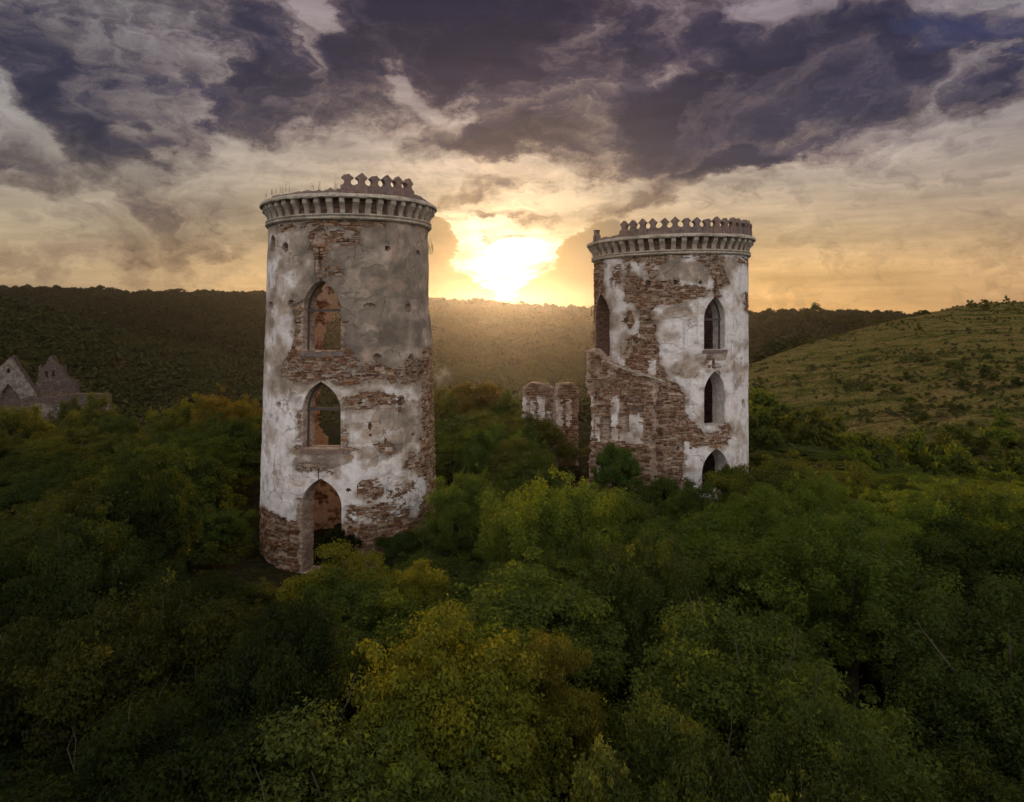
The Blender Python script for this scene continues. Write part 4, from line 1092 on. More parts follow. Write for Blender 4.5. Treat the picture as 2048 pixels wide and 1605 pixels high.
# grass and weeds on the tower crowns
def crown_weeds(T, root, pxs, z, seed, hmax=.6):
    sp_ = []
    for px in pxs:
        th = T.hit(px, 400)[0]; sp_.append(tuple(T.map(np.array(th), np.array(z), .15)))
    g = grass_tufts(sp_, root, per=6, hmin=.1, hmax=hmax, seed=seed); g.matrix_basis = Matrix.Translation(-Vector(root.location))
crown_weeds(TA, towerA, [537, 543, 552, 558, 566, 570, 580, 628, 640, 668, 674], zrA + 1.42, 11, .55)
crown_weeds(TB, towerB, [1206, 1214, 1226, 1236, 1330, 1352, 1358, 1364, 1370, 1496, 1500], zrB + 1.3, 12, .45)
tuft_pts = [TA.map(np.array(TA.hit(860, y)[0]), np.array(TA.hit(860, y)[1]), .05) for y in (497, 503, 508)]
g = grass_tufts([tuple(p) for p in tuft_pts], towerA, per=10, hmin=.3, hmax=.8, seed=14); g.matrix_basis = Matrix.Translation(-Vector(towerA.location))

# ------------------------------------------------------------------ ruined church on the left
M_CH, nb_ = material("shade_dark_church_stone")
n_ = nb_.noise(wpos(nb_), 1.6, 6, 0.65); c_ = nb_.noise(nb_.vmath('MULTIPLY', wpos(nb_), (1.2, 1.2, 4.0)), 1.0, 4, 0.6)
finish(nb_, nb_.mix(nb_.rng(c_, .4, .6), nb_.mix(n_, (.075, .062, .054), (.15, .125, .11)), (.075, .05, .042)), 0.95, n_, 0.8, 0.1)  # stone colour lowered to carry the shade lying on the church
YC = 140.0
M_CP, nb_ = material("grey_church_plaster")
n_ = nb_.noise(wpos(nb_), 1.1, 6, 0.65)
finish(nb_, nb_.mix(nb_.rng(n_, .35, .65), (.10, .088, .075), (.24, .215, .185)), 0.95, n_, 0.7, 0.1)  # plaster colour lowered to carry the same shade
ch = empty("ruined_church", (*xy(100, YC + 8), gz(*xy(100, YC + 8)))); tag(ch, "roofless ruined church with two gables half sunk in trees", "church")
def church_part(nm, p0, p1, outline, thick, plaster, seed, white=.5, openings=(), pits=(), shade_tone=1.1):
    n0 = set(ch.children)
    _, W, core = build_wall(nm, None, None, p0, p1, outline, thick, .22, plaster, stones=False, seed=seed, root=ch, white=white, openings=openings, pits=pits, rag=3.0, shade_tone=shade_tone, core_mat=M_CH, plaster_mat=M_CP)
    core.name = nm
    core.matrix_basis = Matrix.Translation(-Vector(ch.location))
    return core
church_part("front_gable", xy(-70, YC), xy(80, YC), [(-60, 800), (-55, 790), (18, 716), (26, 712), (28, 722), (74, 790), (76, 900), (-60, 900)], 1.2,
    [sp([(-60, 800), (-40, 776), (18, 718), (27, 718), (76, 792), (60, 794), (40, 800), (34, 786), (16, 768), (0, 790), (-10, 830), (-60, 840)])], 500, .30, openings=[[(13, 742), (16, 737), (20, 738), (22, 743), (19, 747), (14, 747)]], pits=[([(2, 800), (6, 782), (16, 770), (28, 782), (36, 800), (36, 830), (2, 830)], .5)])
church_part("rear_gable", xy(62, YC + 16), xy(160, YC + 16), [(64, 790), (76, 760), (77, 732), (82, 730), (84, 738), (92, 726), (98, 714), (106, 712), (110, 726), (118, 732), (119, 733), (123, 732), (126, 734), (126, 746), (136, 756), (145, 765), (150, 760), (153, 775), (156, 800), (156, 880), (64, 880)], 1.2,
    [('p', [(70, 770), (90, 740), (110, 736), (130, 756), (152, 780), (150, 800), (70, 800)], .62)], 510, .25, openings=[[(90, 752), (91, 743), (94, 741), (96, 746), (95, 756)], [(105, 754), (104, 744), (107, 741), (110, 746), (109, 753)], [(99, 740), (101, 738), (103, 740), (101, 742)]])
church_part("nave_wall", xy(55, YC - 1), xy(222, YC - 1), [(58, 797), (110, 794), (150, 788), (205, 788), (210, 786), (218, 790), (219, 900), (58, 900)], 1.1,
    [sp([(64, 810), (80, 806), (102, 812), (96, 832), (64, 836)]), ('p', [(212, 796), (219, 796), (219, 826), (213, 826)], None), ('p', [(100, 812), (150, 806), (150, 830), (100, 835)], .5)], 520, .62, pits=[([(70, 812), (84, 812), (84, 828), (72, 830)], .3)])
g = grass_tufts([at(x, y - 1, YC - 1.4) for x in range(70, 216, 5) for y in (793,)], ch, per=16, hmin=.3, hmax=1.3, seed=21); g.matrix_basis = Matrix.Translation(-Vector(ch.location))

# ------------------------------------------------------------------ foliage prototypes
def crown_mesh(name, seed, Rx, Rz, n_clump, n_leaf, leaf, style='dome', mat=None, spread=.11, lobes=None):
    """crown of big uneven lobes, each carrying many small leaf sprays; origin at the crown's base"""
    g = np.random.default_rng(seed)
    nl_ = lobes or max(7, n_clump // 11)
    LC, LR = [], []
    for q in range(nl_):
        # lobes spiral over the dome so that they stand apart, each at its own reach
        f = (q + .5) / nl_; zc = 1 - 1.22 * f; th = q * 2.39996 + g.uniform(-.5, .5)
        rh = math.sqrt(max(1 - max(zc, 0) ** 2, 0)); k = g.uniform(.45, 1.02)
        LC.append((math.cos(th) * rh * k * Rx, math.sin(th) * rh * k * Rx, (max(zc, -.2) * k * .56 + .36) * Rz)); LR.append(Rx * g.uniform(.18, .42))
    LC = np.array(LC); LR = np.array(LR)
    li = g.choice(nl_, n_clump, p=LR ** 2 / (LR ** 2).sum())
    v = g.normal(size=(n_clump, 3)); v[:, 2] = np.abs(v[:, 2]) * .9 - .15; v /= np.linalg.norm(v, axis=1)[:, None]
    rr = g.random(n_clump) ** .35
    if style == 'spray': v[:, 2] = v[:, 2] * 1.35 + .25
    C = LC[li] + v * rr[:, None] * LR[li][:, None] * np.array([1.05, 1.05, .85 if style != 'spray' else 1.25])
    # a few long shoots stand clear of the outline
    sh = g.random(n_clump) < .12
    C[sh] += v[sh] * LR[li][sh][:, None] * np.array([.45, .45, .75])
    cr = Rx * spread * (.55 + .9 * g.random(n_clump)); cr[sh] *= .55
    ltone = g.random(nl_); tone = np.clip(.55 * ltone[li] + .45 * g.random(n_clump), 0, 1)
    w = cr ** 2; w /= w.sum()
    k = g.choice(n_clump, n_leaf, p=w)
    d = g.normal(size=(n_leaf, 3)); d /= np.linalg.norm(d, axis=1)[:, None]
    rad = g.random(n_leaf) ** .45
    if style == 'spray': sc = np.stack([.8 + .3 * g.random(n_clump), .8 + .3 * g.random(n_clump), 1.05 + .5 * g.random(n_clump)], 1)
    else: sc = np.stack([1.15 + .4 * g.random(n_clump), 1.15 + .4 * g.random(n_clump), .55 + .35 * g.random(n_clump)], 1)
    P = C[k] + d * rad[:, None] * cr[k][:, None] * sc[k]
    st = g.random(n_leaf) < .05
    P[st] += d[st] * cr[k][st][:, None] * .6
    nrm = d * .7 + np.array([0, 0, .6]) + g.normal(size=(n_leaf, 3)) * .5
    nrm /= np.linalg.norm(nrm, axis=1)[:, None]
    t = g.normal(size=(n_leaf, 3)); t -= nrm * (t * nrm).sum(1)[:, None]; t /= np.linalg.norm(t, axis=1)[:, None]
    b = np.cross(nrm, t)
    L = leaf * (.55 + 1.15 * g.random(n_leaf) ** 2)[:, None]
    V = np.stack([P - t * L * .42 + b * L * .36, P + t * L * .62, P - t * L * .42 - b * L * .36], 1).reshape(-1, 3)
    F = np.arange(n_leaf * 3).reshape(-1, 3)
    tint = np.clip(.55 * tone[k] + .45 * g.random(n_leaf), 0, 1)
    hot = (g.random(n_leaf) < .02 + .16 * (tone[k] > .72)); tint[hot] = .8 + .2 * g.random(hot.sum())
    me = mesh_np(name, V, F, [mat or M_LE], attrs={'tint': np.repeat(tint, 3)})
    return me, LC, LR
def trunk_mesh(name, C, H, seed, r0=.16, nb=9):
    g = random.Random(seed); Vs, Fs, off = [], [], 0
    def add(pts, rad, sides=6):
        nonlocal off
        v, f = tube_mesh(pts, rad, sides); Vs.append(v); Fs.append(f + off); off += len(v)
    j = lambda a: g.uniform(-a, a)
    main = [(0, 0, -.6), (j(.1), j(.1), H * .25), (j(.25), j(.25), H * .5), (j(.3), j(.3), H * .85)]
    add(main, [r0 * 1.25, r0, r0 * .72, r0 * .25], 8)
    ids = list(range(len(C))); g.shuffle(ids)
    for i in ids[:nb]:
        e = C[i] + np.array([0, 0, H * 0.0]); f = g.uniform(.25, .6)
        a = Vector(main[1]).lerp(Vector(main[2]), f)
        m = a.lerp(Vector(e), .5) + Vector((j(.2), j(.2), .25))
        add([a, m, Vector(e)], [r0 * .5, r0 * .28, r0 * .08], 5)
    for i in range(26):                      # thin twigs that reach past the leaves
        c = Vector(C[g.randrange(len(C))]); o_ = Vector((c.x, c.y, max(c.z - H * .45, .1))).normalized()
        e = c + Vector((o_.x * g.uniform(.25, .75), o_.y * g.uniform(.25, .75), g.uniform(.2, .8))) * r0 * 7
        add([c, c.lerp(e, .55) + Vector((j(.1), j(.1), .05)), e], [r0 * .09, r0 * .06, r0 * .02], 3)
    return mesh_np(name, np.concatenate(Vs), np.concatenate(Fs), [M_BA], smooth=True)

# kind: (Rx, Rz, clumps, leaves, leaf size, style)
KINDS = {
    'broad':  (3.2, 4.8, 420, 120000, .078, 'dome'),
    'maple':  (2.9, 5.0, 400, 110000, .080, 'dome'),
    'ash':    (2.8, 5.2, 380, 105000, .072, 'spray'),
    'round':  (2.6, 4.0, 330, 90000, .070, 'dome'),
    'bush':   (1.9, 2.5, 180, 40000, .065, 'dome'),
    'loose':  (1.5, 4.6, 110, 7000, .080, 'spray'),
}
TREES = {}
for kname, (rx, rz, nc, nl, lf, sty) in KINDS.items():
    for v in range(2 if kname not in ('loose', 'bush') else 1):
        sd = hash((kname, v)) if False else sum(map(ord, kname)) * 7 + v * 31
        me, C, cr = crown_mesh("crown", sd, rx, rz, nc, nl, lf, sty)
        tr = trunk_mesh("trunk", C, rz * .8, sd, r0=.06 * rx, nb=10 if kname != 'bush' else 6)
        zmax_ = max(v_.co.z for v_ in me.vertices)
        TREES.setdefault(kname, []).append((me, tr, zmax_, rx))

def plant_tree(kind, x, y, top_z, width, tint, label, group=None, name="tree", v=None, rot=None, cat="tree"):
    vs_ = TREES[kind]; me, tr, zm, rx = vs_[(v if v is not None else random.randrange(len(vs_))) % len(vs_)]
    z0 = gz(x, y); h = max(top_z - z0, 1.2)
    sx = width / (2 * rx); sz = h / zm
    sz = min(sz, sx * 1.9) if h / zm > sx * 1.9 else sz
    zb = top_z - sz * zm
    root = empty(name, (x, y, min(z0, zb) if zb < z0 else z0)); tag(root, label, cat, group)
    a = rot if rot is not None else random.uniform(0, 6.28)
    c = bpy.data.objects.new("crown", me); COL.objects.link(c); c.parent = root
    c.location = (0, 0, zb - root.location.z); c.rotation_euler = (random.uniform(-.06, .06), random.uniform(-.06, .06), a); c.scale = (sx, sx, sz)
    c.color = (*[q * FOL for q in tint], 1)
    t = bpy.data.objects.new("trunk", tr); COL.objects.link(t); t.parent = root
    t.rotation_euler = (0, 0, a); t.scale = (sx, sx, (zb - z0 + sz * zm * .8) / (KINDS[kind][1] * .8) if zb > z0 else sz)
    t.location = (0, 0, z0 - root.location.z)
    return root

GREEN, DARK, OLIVE, YEL, ORA, BRO, LIME = (.059, .077, .018), (.030, .045, .014), (.062, .068, .018), (.096, .102, .017), (.088, .072, .018), (.070, .052, .022), (.080, .105, .020)
FOL = 1.5
placed = []
def key(kind, px, py_top, wpx, Y, tint, label, name="tree", cat="tree", **kw):
    x, _, tz = at(px, py_top, Y); w = wpx / FPX * Y
    placed.append((x, Y, w / 2)); return plant_tree(kind, x, Y, tz, w, tint, label, name=name, cat=cat, **kw)
key('maple', 900, 1235, 470, 16.5, YEL, "yellowing maple in front below the left tower, foremost and widest of the yellow crowns", v=0)
key('maple', 710, 1078, 250, 26, (.112, .112, .017), "bright yellow maple hiding the foot of the left tower", v=1)
key('round', 850, 1112, 200, 25, (.102, .106, .017), "small rounded golden-green tree beside the bright yellow maple", v=0)
key('maple', 1085, 1215, 230, 18.5, (.104, .096, .018), "orange-tinged maple crown above the pale sparse shrub", v=1)
key('broad', 1520, 1215, 560, 17, GREEN, "broad green tree filling the front to the right, largest of all crowns", v=0)
key('ash', 1700, 1015, 420, 24, (.058, .082, .018), "tall green tree with upright feathery shoots, right of the far tower", v=0)
key('ash', 1140, 905, 300, 30, LIME, "light green feathery tree straight in front of the gallery ruin", v=1)
key('round', 1590, 905, 300, 41, OLIVE, "olive dome-shaped tree against the right foot of the far tower", v=1)
key('bush', 1525, 902, 120, 60, OLIVE, "olive bush close behind the far tower's right flank", name="bush", cat="bush")
key('round', 1600, 896, 150, 66, (.060, .078, .019), "green tree behind the olive dome-shaped tree", v=0)
key('round', 1395, 955, 170, 35, (.045, .062, .016), "dark bush-like tree under the gate arch of the far tower", v=0)
key('broad', 955, 755, 130, 74, (.085, .066, .020), "russet-topped tree behind the wall stumps, seen between the towers", v=1)
key('ash', 880, 768, 110, 70, (.085, .085, .022), "olive-yellow tree just right of the nearer tower, behind it", v=0)
key('round', 1012, 775, 80, 68, (.060, .080, .020), "small deep green tree left of the wider wall stump", v=0)
key('ash', 985, 828, 180, 50, (.050, .082, .020), "fresh green tree in front of the wider wall stump", v=1)
key('broad', 920, 930, 170, 36, (.062, .088, .020), "bright green tree right beside the nearer tower's flank", v=0)
key('bush', 1330, 945, 120, 42, (.046, .066, .017), "low dark bush below the bare brickwork of the far tower", name="bush", cat="bush")
key('bush', 1475, 925, 110, 43.5, (.056, .074, .018), "leafy bush at the right edge of the far tower's foot", name="bush", cat="bush")
key('bush', 1235, 884, 110, 43, (.045, .075, .018), "leafy bush growing out of the gallery ruin's foot", name="bush", cat="bush")
key('broad', 455, 765, 150, 62, ORA, "orange autumn tree just left of the nearer tower", v=0)
key('round', 365, 785, 150, 64, OLIVE, "olive tree left of the orange autumn tree", v=1)
key('broad', 410, 862, 230, 48, (.046, .062, .016), "dark green tree below the orange autumn tree", v=1)
key('ash', 400, 1005, 200, 38, (.042, .066, .018), "mid-green tree on the slope left of the nearer tower's stone base", v=0)
key('loose', 268, 1068, 60, 38, (.060, .050, .020), "thin withered brown bush on the left slope", name="bush", cat="bush")
key('loose', 1190, 1405, 210, 13.5, (.098, .108, .028), "sparse pale shrub with small light leaves at the bottom edge", name="shrub", cat="shrub")
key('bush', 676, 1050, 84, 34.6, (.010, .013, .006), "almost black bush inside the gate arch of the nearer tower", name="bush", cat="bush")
key('bush', 800, 1062, 120, 35, DARK, "dark bush at the right foot of the nearer tower", name="bush", cat="bush")
key('round', 180, 778, 130, 118, (.055, .062, .018), "rounded tree growing through the church nave wall", v=0)
key('round', 95, 822, 120, 124, (.046, .056, .016), "dark tree hiding the bottom of the church nave wall", v=1)
key('round', 150, 788, 90, 130, (.050, .058, .018), "small tree rooted on top of the church nave wall", v=0)
key('broad', 235, 812, 120, 104, DARK, "dark tree just right of the church", v=0)
key('broad', 20, 800, 130, 112, OLIVE, "olive tree in front of the church's front gable", v=1)

# the rest of the thicket
YMIN_X = [-900, 0, 60, 220, 300, 505, 522, 640, 650, 880, 890, 1040, 1050, 1170, 1180, 1300, 1480, 1500, 1700, 2048, 3000]
YMIN_Y = [860, 850, 838, 830, 800, 800, 1165, 1165, 1110, 1110, 800, 800, 880, 890, 950, 965, 950, 925, 925, 960, 1000]
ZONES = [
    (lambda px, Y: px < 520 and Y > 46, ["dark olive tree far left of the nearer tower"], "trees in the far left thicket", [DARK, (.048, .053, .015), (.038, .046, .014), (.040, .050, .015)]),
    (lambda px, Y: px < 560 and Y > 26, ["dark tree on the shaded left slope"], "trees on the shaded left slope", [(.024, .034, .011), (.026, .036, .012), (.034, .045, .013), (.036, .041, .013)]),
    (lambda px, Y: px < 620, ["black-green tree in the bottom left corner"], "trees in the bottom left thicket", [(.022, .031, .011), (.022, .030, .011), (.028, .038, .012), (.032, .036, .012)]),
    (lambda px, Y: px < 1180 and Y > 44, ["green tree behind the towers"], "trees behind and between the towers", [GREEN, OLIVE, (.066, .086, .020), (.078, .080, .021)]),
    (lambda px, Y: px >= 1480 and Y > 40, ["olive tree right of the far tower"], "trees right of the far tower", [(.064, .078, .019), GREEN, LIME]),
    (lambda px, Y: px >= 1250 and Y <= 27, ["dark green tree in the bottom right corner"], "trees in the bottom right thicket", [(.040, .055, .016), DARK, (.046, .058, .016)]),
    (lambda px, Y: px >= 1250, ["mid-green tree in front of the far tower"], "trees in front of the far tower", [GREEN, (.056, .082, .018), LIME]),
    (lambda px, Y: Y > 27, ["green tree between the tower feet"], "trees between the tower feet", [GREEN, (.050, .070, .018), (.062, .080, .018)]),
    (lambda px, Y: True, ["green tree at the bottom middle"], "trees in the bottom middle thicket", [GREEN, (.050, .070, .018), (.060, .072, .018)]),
]
def blocked(x, y, r):
    if math.hypot(x - TA.c[0], y - TA.c[1]) < 5.3 + r * .55: return True
    if math.hypot(x - TB.c[0], y - TB.c[1]) < 5.8 + r * .55: return True
    if 4.0 < x < 11 and 44.0 < y < 50 : return True
    if 0 < x < 7 and 60 < y < 63.5: return True
    return False
rt = random.Random(77)
n_auto = 0; auto = []; row = 0
Y = 9.0
while Y < 118:
    stp = 2.5 + Y * .035
    x = -Y * .86 - 3
    while x < Y * .86 + 3:
        xx = x + rt.uniform(-.4, .4) * stp; yy = Y + rt.uniform(-.45, .45) * stp
        x += stp * rt.uniform(.85, 1.1)
        px = CX + FPX * xx / yy
        w = rt.uniform(1.1, 2.25) * stp
        if any(math.hypot(xx - a, yy - b) < .70 * r + .25 * w for a, b, r in placed): continue
        if blocked(xx, yy, w / 2): continue
        z0 = gz(xx, yy)
        if yy > 75 and xx > 24: continue
        h = rt.uniform(3.2, 7.6) * (1 + (.12 if yy > 40 else 0))
        ylim = np.interp(px, YMIN_X, YMIN_Y) + rt.uniform(0, 26)
        span = [np.interp(px + dx * FPX * w / yy, YMIN_X, YMIN_Y) for dx in (-.7, -.35, .35, .7)]
        hard = max(span) if yy < (52 if px > 1100 else 42) else min(ylim, 900)
        ztop = min(z0 + h, CAMZ + (HY - max(ylim, hard)) / FPX * yy)
        if yy < 16: ztop = min(ztop, 6.0)
        if ztop - z0 < 1.4: continue
        kind = rt.choice(['broad', 'maple', 'ash', 'round', 'round']) if ztop - z0 > 2.8 else 'bush'
        for f, labs, grp, tints in ZONES:
            if f(px, yy): break
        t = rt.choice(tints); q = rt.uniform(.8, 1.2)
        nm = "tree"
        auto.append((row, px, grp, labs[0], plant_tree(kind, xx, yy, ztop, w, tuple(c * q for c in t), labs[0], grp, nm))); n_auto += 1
    Y += stp * .92; row += 1
ORD = ["first", "second", "third", "fourth", "fifth", "sixth", "seventh", "eighth", "ninth", "tenth", "eleventh", "twelfth", "thirteenth", "fourteenth", "fifteenth", "sixteenth"]
for grp in {q[2] for q in auto}:
    mine = [q for q in auto if q[2] == grp]; rows = sorted({q[0] for q in mine})
    for ri, rw in enumerate(rows):
        for ci, q in enumerate(sorted((q for q in mine if q[0] == rw), key=lambda q: q[1])):
            q[4]['label'] = f"{q[3]}, {ORD[min(ci, 15)]} from left in its {ORD[min(ri, 15)]} row"

# shrubs dotted over the grassy hill and along the valley floor
shrub_me = []
for v in range(4):
    me, C, cr = crown_mesh("hillside_shrub", 900 + v, 1.0, 1.5, 60, 2600, .13, 'dome', spread=.20); shrub_me.append(me)
rs = random.Random(31); shrubs = {}
def shrub(x, y, s, tint, label, group, nm="shrub"):
    o = bpy.data.objects.new(nm, shrub_me[rs.randrange(4)]); COL.objects.link(o)
    o.location = (x, y, gz(x, y) - .25 * s); o.scale = (s * rs.uniform(.8, 1.15), s * rs.uniform(.8, 1.15), s * rs.uniform(1.0, 1.5)); o.rotation_euler = (0, 0, rs.uniform(0, 6.28))
    o.color = (*[q * 1.25 for q in tint], 1); tag(o, label, "shrub", group); shrubs.setdefault(group, []).append((y, x / y, o))
k = 0
while k < 70:
    Yv = rs.uniform(80, 300); px = rs.uniform(1480, 2100)
    xx = (px - CX) / FPX * Yv
    z, gr, pt = ground_h(np.array([xx]), np.array([Yv]))
    if gr[0] < .3: continue
    if fbm(np.array([xx / 22]), np.array([Yv / 30]), 91, 3)[0] < .52: continue
    shrub(xx, Yv, rs.uniform(.5, 1.6), rs.choice([GREEN, DARK, OLIVE, (.05, .06, .02)]), "round dark shrub dotted on the open grassy hillside at right", "shrubs dotted over the grassy hillside"); k += 1
k = 0
while k < 130:
    Yv = rs.uniform(66, 185); px = rs.uniform(1450, 2120)
    xx = (px - CX) / FPX * Yv
    z, gr, pt = ground_h(np.array([xx]), np.array([Yv]))
    ppx, ppy = proj(np.array([xx, Yv, z[0]]))
    if gr[0] > .85 or pt[0] > .05 or blocked(xx, Yv, 1): continue
    if abs(Yv - (124 + 7 * math.sin(xx / 21))) < 4 and 36 < xx < 76: continue
    shrub(xx, Yv, rs.uniform(1.3, 3.0), rs.choice([GREEN, LIME, OLIVE, (.06, .075, .02)]), "leafy shrub in the green belt at the foot of the grassy hill", "shrubs along the valley floor"); k += 1
for grp, L in shrubs.items():
    L.sort(key=lambda q: q[0])
    for bi in range(0, len(L), 14):
        for ci, q in enumerate(sorted(L[bi:bi + 14], key=lambda q: q[1])):
            where = "dark shrub on the open grassy hillside" if "hillside" in grp else "leafy shrub at the foot of the grassy hill"
            q[2]['label'] = f"{where}, {ORD[ci]} from left in its {ORD[bi // 14]} band"
# pale stones beside the track
for q, (px, py, lab) in enumerate([(1620, 905, "larger pale stone lying beside the valley track"), (1635, 908, "smaller pale stone lying beside the valley track")]):
    v, f = PROTO[q]
    Yq = 122.0 + q
    xq = (px - CX) / FPX * Yq
    m_, nb_ = material("pale_limestone"); finish(nb_, nb_.mix(nb_.noise(wpos(nb_), 3, 4), (.5, .47, .42), (.7, .68, .64)))
    o = link("pale_stone", mesh_np("pale_stone", v * np.array([1.1 - .35 * q, .8, .7]), f, [m_])); o.location = (xq, Yq, gz(xq, Yq) + .25); tag(o, lab, "stone")

# ------------------------------------------------------------------ far woods (one mass each)
far_protos = []
for v in range(5):
    me, C, cr = crown_mesh("far_crown", 700 + v, 1.0, 1.7, 30, 420, .34, 'dome', mat=M_FL, spread=.24, lobes=7)
    far_protos.append(me)
woods_col = bpy.data.collections.new("woodland_crowns")
for me in far_protos:
    o = bpy.data.objects.new("far_crown", me); woods_col.objects.link(o)
M_FL2 = mat_far_leaf(0.95)
spur_col = bpy.data.collections.new("spur_crowns")
for me in far_protos:
    m2 = me.copy(); m2.materials.clear(); m2.materials.append(M_FL2)
    o = bpy.data.objects.new("spur_crown", m2); spur_col.objects.link(o)
def forest(name, label, pts, scales, col=None):
    me = bpy.data.meshes.new(name); me.from_pydata([tuple(p) for p in pts], [], [])
    a = me.attributes.new("size", 'FLOAT', 'POINT'); a.data.foreach_set('value', np.asarray(scales, np.float32))
    o = link(name, me); tag(o, label, None, kind='stuff')
    ng = bpy.data.node_groups.new(name, 'GeometryNodeTree')
    ng.interface.new_socket("Geometry", in_out='INPUT', socket_type='NodeSocketGeometry'); ng.interface.new_socket("Geometry", in_out='OUTPUT', socket_type='NodeSocketGeometry')
    gi = ng.nodes.new('NodeGroupInput'); go = ng.nodes.new('NodeGroupOutput')
    m2p = ng.nodes.new('GeometryNodeMeshToPoints'); ci = ng.nodes.new('GeometryNodeCollectionInfo'); ip = ng.nodes.new('GeometryNodeInstanceOnPoints')
    ci.inputs['Collection'].default_value = col or woods_col; ci.inputs['Separate Children'].default_value = True; ci.inputs['Reset Children'].default_value = True
    ip.inputs['Pick Instance'].default_value = True
    na = ng.nodes.new('GeometryNodeInputNamedAttribute'); na.data_type = 'FLOAT'; na.inputs[0].default_value = "size"
    rv = ng.nodes.new('FunctionNodeRandomValue'); rv.data_type = 'FLOAT_VECTOR'; rv.inputs[0].default_value = (0, 0, 0); rv.inputs[1].default_value = (.2, .2, 6.28)
    ri = ng.nodes.new('FunctionNodeRandomValue'); ri.data_type = 'INT'; ri.inputs[4].default_value = 0; ri.inputs[5].default_value = 4
    L = ng.links.new
    L(gi.outputs[0], m2p.inputs[0]); L(m2p.outputs[0], ip.inputs['Points']); L(ci.outputs[0], ip.inputs['Instance']); L(rv.outputs[0], ip.inputs['Rotation']); L(ri.outputs[2], ip.inputs['Instance Index']); L(na.outputs[0], ip.inputs['Scale']); L(ip.outputs[0], go.inputs[0])
    md = o.modifiers.new("scatter", 'NODES'); md.node_group = ng
    return o
def scatter(n, ulim, ylim, cond, smin, smax, seed, power=1.0):
    g = np.random.default_rng(seed)
    u = g.uniform(*ulim, n); y = ylim[0] + (ylim[1] - ylim[0]) * g.random(n) ** power; x = u * y
    z, gr, pt = ground_h(x, y)
    px = CX + FPX * u
    ok = cond(px, y, z, gr)
    s = g.uniform(smin, smax, n) * (1 + .5 * (g.random(n) < .08))
    return np.stack([x, y, z - .15 * s], 1)[ok], s[ok]
p, s = scatter(32000, (-1.3, 1.2), (420, 900), lambda px, y, z, gr: (gr < .2), 3.6, 5.6, 1, .7)
forest("far_ridge_woodland", "dense wood covering the far ridge along the horizon", p, s)
p, s = scatter(30000, (-1.3, -.15), (150, 470), lambda px, y, z, gr: (px < 800), 2.0, 3.3, 2, .75)
forest("left_spur_woodland", "dense dark wood on the nearer spur at left", p, s, spur_col)
p, s = scatter(9000, (-.2, .42), (110, 430), lambda px, y, z, gr: (gr < .05) & (px > 780) & ~((px > 1480) & (y < 200)), 2.0, 3.3, 3, .8)
forest("valley_woodland", "hazy trees on the valley slope seen between the towers", p, s, spur_col)
p, s = scatter(9000, (.3, .8), (90, 320), lambda px, y, z, gr: (gr > .25) & (.5 * fbm(px * y / 26000., y / 13., 97, 4) + .5 * fbm(px * y / 3600., y / 2.5, 98, 3) > .53), .15, .5, 4, .8)
M_FL3 = mat_far_leaf(2.1)
tuss_col = bpy.data.collections.new("tussocks")
for me in far_protos[:3]:
    m2 = me.copy(); m2.materials.clear(); m2.materials.append(M_FL3)
    tuss_col.objects.link(bpy.data.objects.new("tussock", m2))
forest("hillside_scrub", "low scrub and tussocks over the grassy hill", p, s, tuss_col)
# trees that stand out on the right-hand skyline
for (px, py, wpx, lab) in [(1555, 618, 46, "first broad skyline tree right of the far tower"), (1622, 614, 44, "tallest skyline tree in the right-hand crest"), (1700, 620, 60, "long flat skyline tree past the tallest one"), (1760, 624, 50, "last skyline tree before the grassy hill begins"), (1848, 619, 20, "lone small skyline bush where the grassy hill meets the wood")]:
    Yq = 620.0 if px < 1800 else 255.0
    x, _, tz = at(px, py, Yq)
    o = bpy.data.objects.new("skyline_tree", shrub_me[int(px) % 4]); COL.objects.link(o)
    w = wpx / FPX * Yq / 2
    o.location = (x, Yq, tz - w * 1.5); o.scale = (w, w, w * 1.05); o.color = (.045, .05, .018, 1); tag(o, lab, "tree")

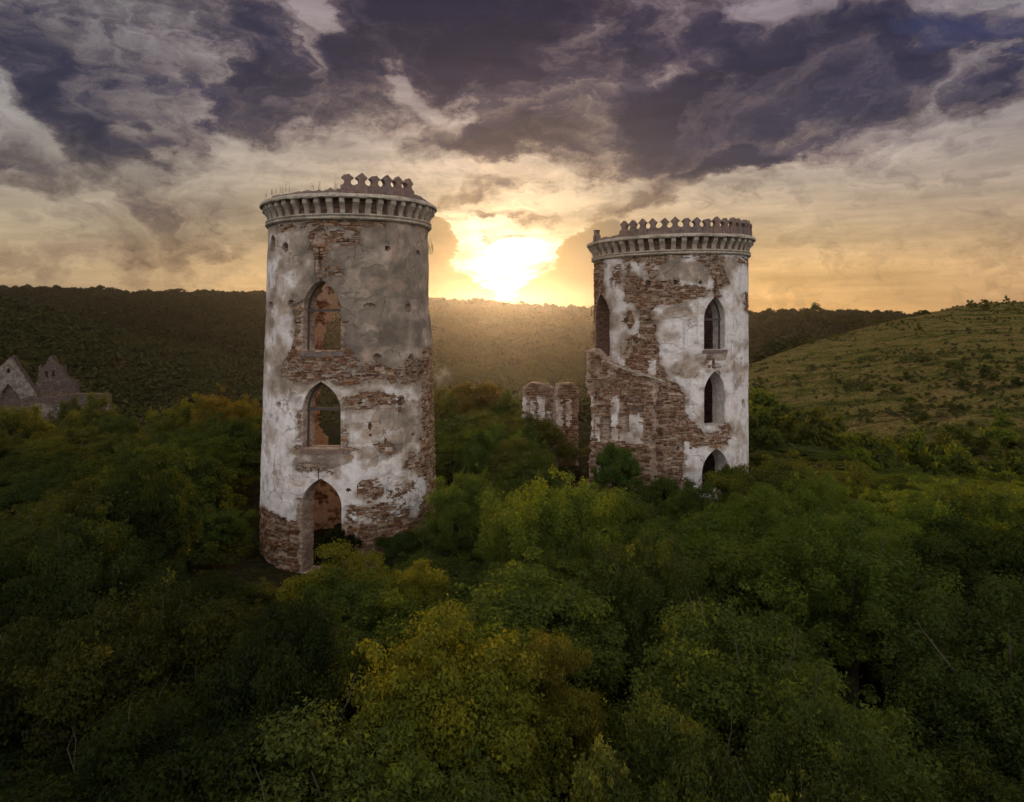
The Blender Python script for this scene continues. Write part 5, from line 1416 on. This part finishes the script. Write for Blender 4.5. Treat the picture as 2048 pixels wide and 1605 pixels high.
# ------------------------------------------------------------------ a wisp of smoke beyond the nearer tower
def smoke():
    import bmesh
    bm = bmesh.new(); bmesh.ops.create_icosphere(bm, subdivisions=3, radius=1.0)
    for v in bm.verts:
        k = 1 + .25 * math.sin(v.co.x * 5 + 1) * math.cos(v.co.z * 4); v.co *= k
    me = bpy.data.meshes.new("smoke"); bm.to_mesh(me); bm.free()
    m = bpy.data.materials.new("smoke"); m.use_nodes = True; nb = NB(m.node_tree); nb.n.clear()
    P = nb.node('ShaderNodeTexCoord').outputs['Object']
    r = nb.vmath('LENGTH', P, out=1)
    dn = nb.math('MULTIPLY', nb.rng(nb.noise(P, 2.2, 4, .6), .42, .7), nb.rng(r, .2, .95, 1.0, 0.0))
    p = nb.node('ShaderNodeVolumePrincipled'); p.inputs['Color'].default_value = (.9, .92, .95, 1); nb.put(p.inputs['Density'], nb.math("MULTIPLY", dn, .2)); p.inputs['Anisotropy'].default_value = .3
    o_ = nb.node('ShaderNodeOutputMaterial'); nb.l.new(p.outputs[0], o_.inputs['Volume'])
    me.materials.append(m)
    o = link("smoke", me); o.location = at(884, 752, 150); o.scale = (3.0, 2.4, 3.4); tag(o, "small white wisp of smoke right of the nearer tower", None, kind='stuff')
smoke()

# ------------------------------------------------------------------ valley air
def haze():
    x0, x1, y0, y1, z0, z1 = -1750, 1750, -1750, 1750, -40, 54
    V = [(x, y, z) for z in (z0, z1) for y in (y0, y1) for x in (x0, x1)]
    F = [(0, 2, 3, 1), (4, 5, 7, 6), (0, 1, 5, 4), (2, 6, 7, 3), (0, 4, 6, 2), (1, 3, 7, 5)]
    me = bpy.data.meshes.new("haze"); me.from_pydata(V, [], F)
    m = bpy.data.materials.new("valley_haze"); m.use_nodes = True
    nb = NB(m.node_tree); nb.n.clear()
    p = nb.node('ShaderNodeVolumePrincipled'); p.inputs['Color'].default_value = (.95, .93, .90, 1); p.inputs['Density'].default_value = HAZE; p.inputs['Anisotropy'].default_value = .88
    o_ = nb.node('ShaderNodeOutputMaterial'); nb.l.new(p.outputs[0], o_.inputs['Volume'])
    me.materials.append(m)
    tag(link("haze", me), "thin golden haze filling the valley", None, kind='stuff')
HAZE = 0.00007
haze()
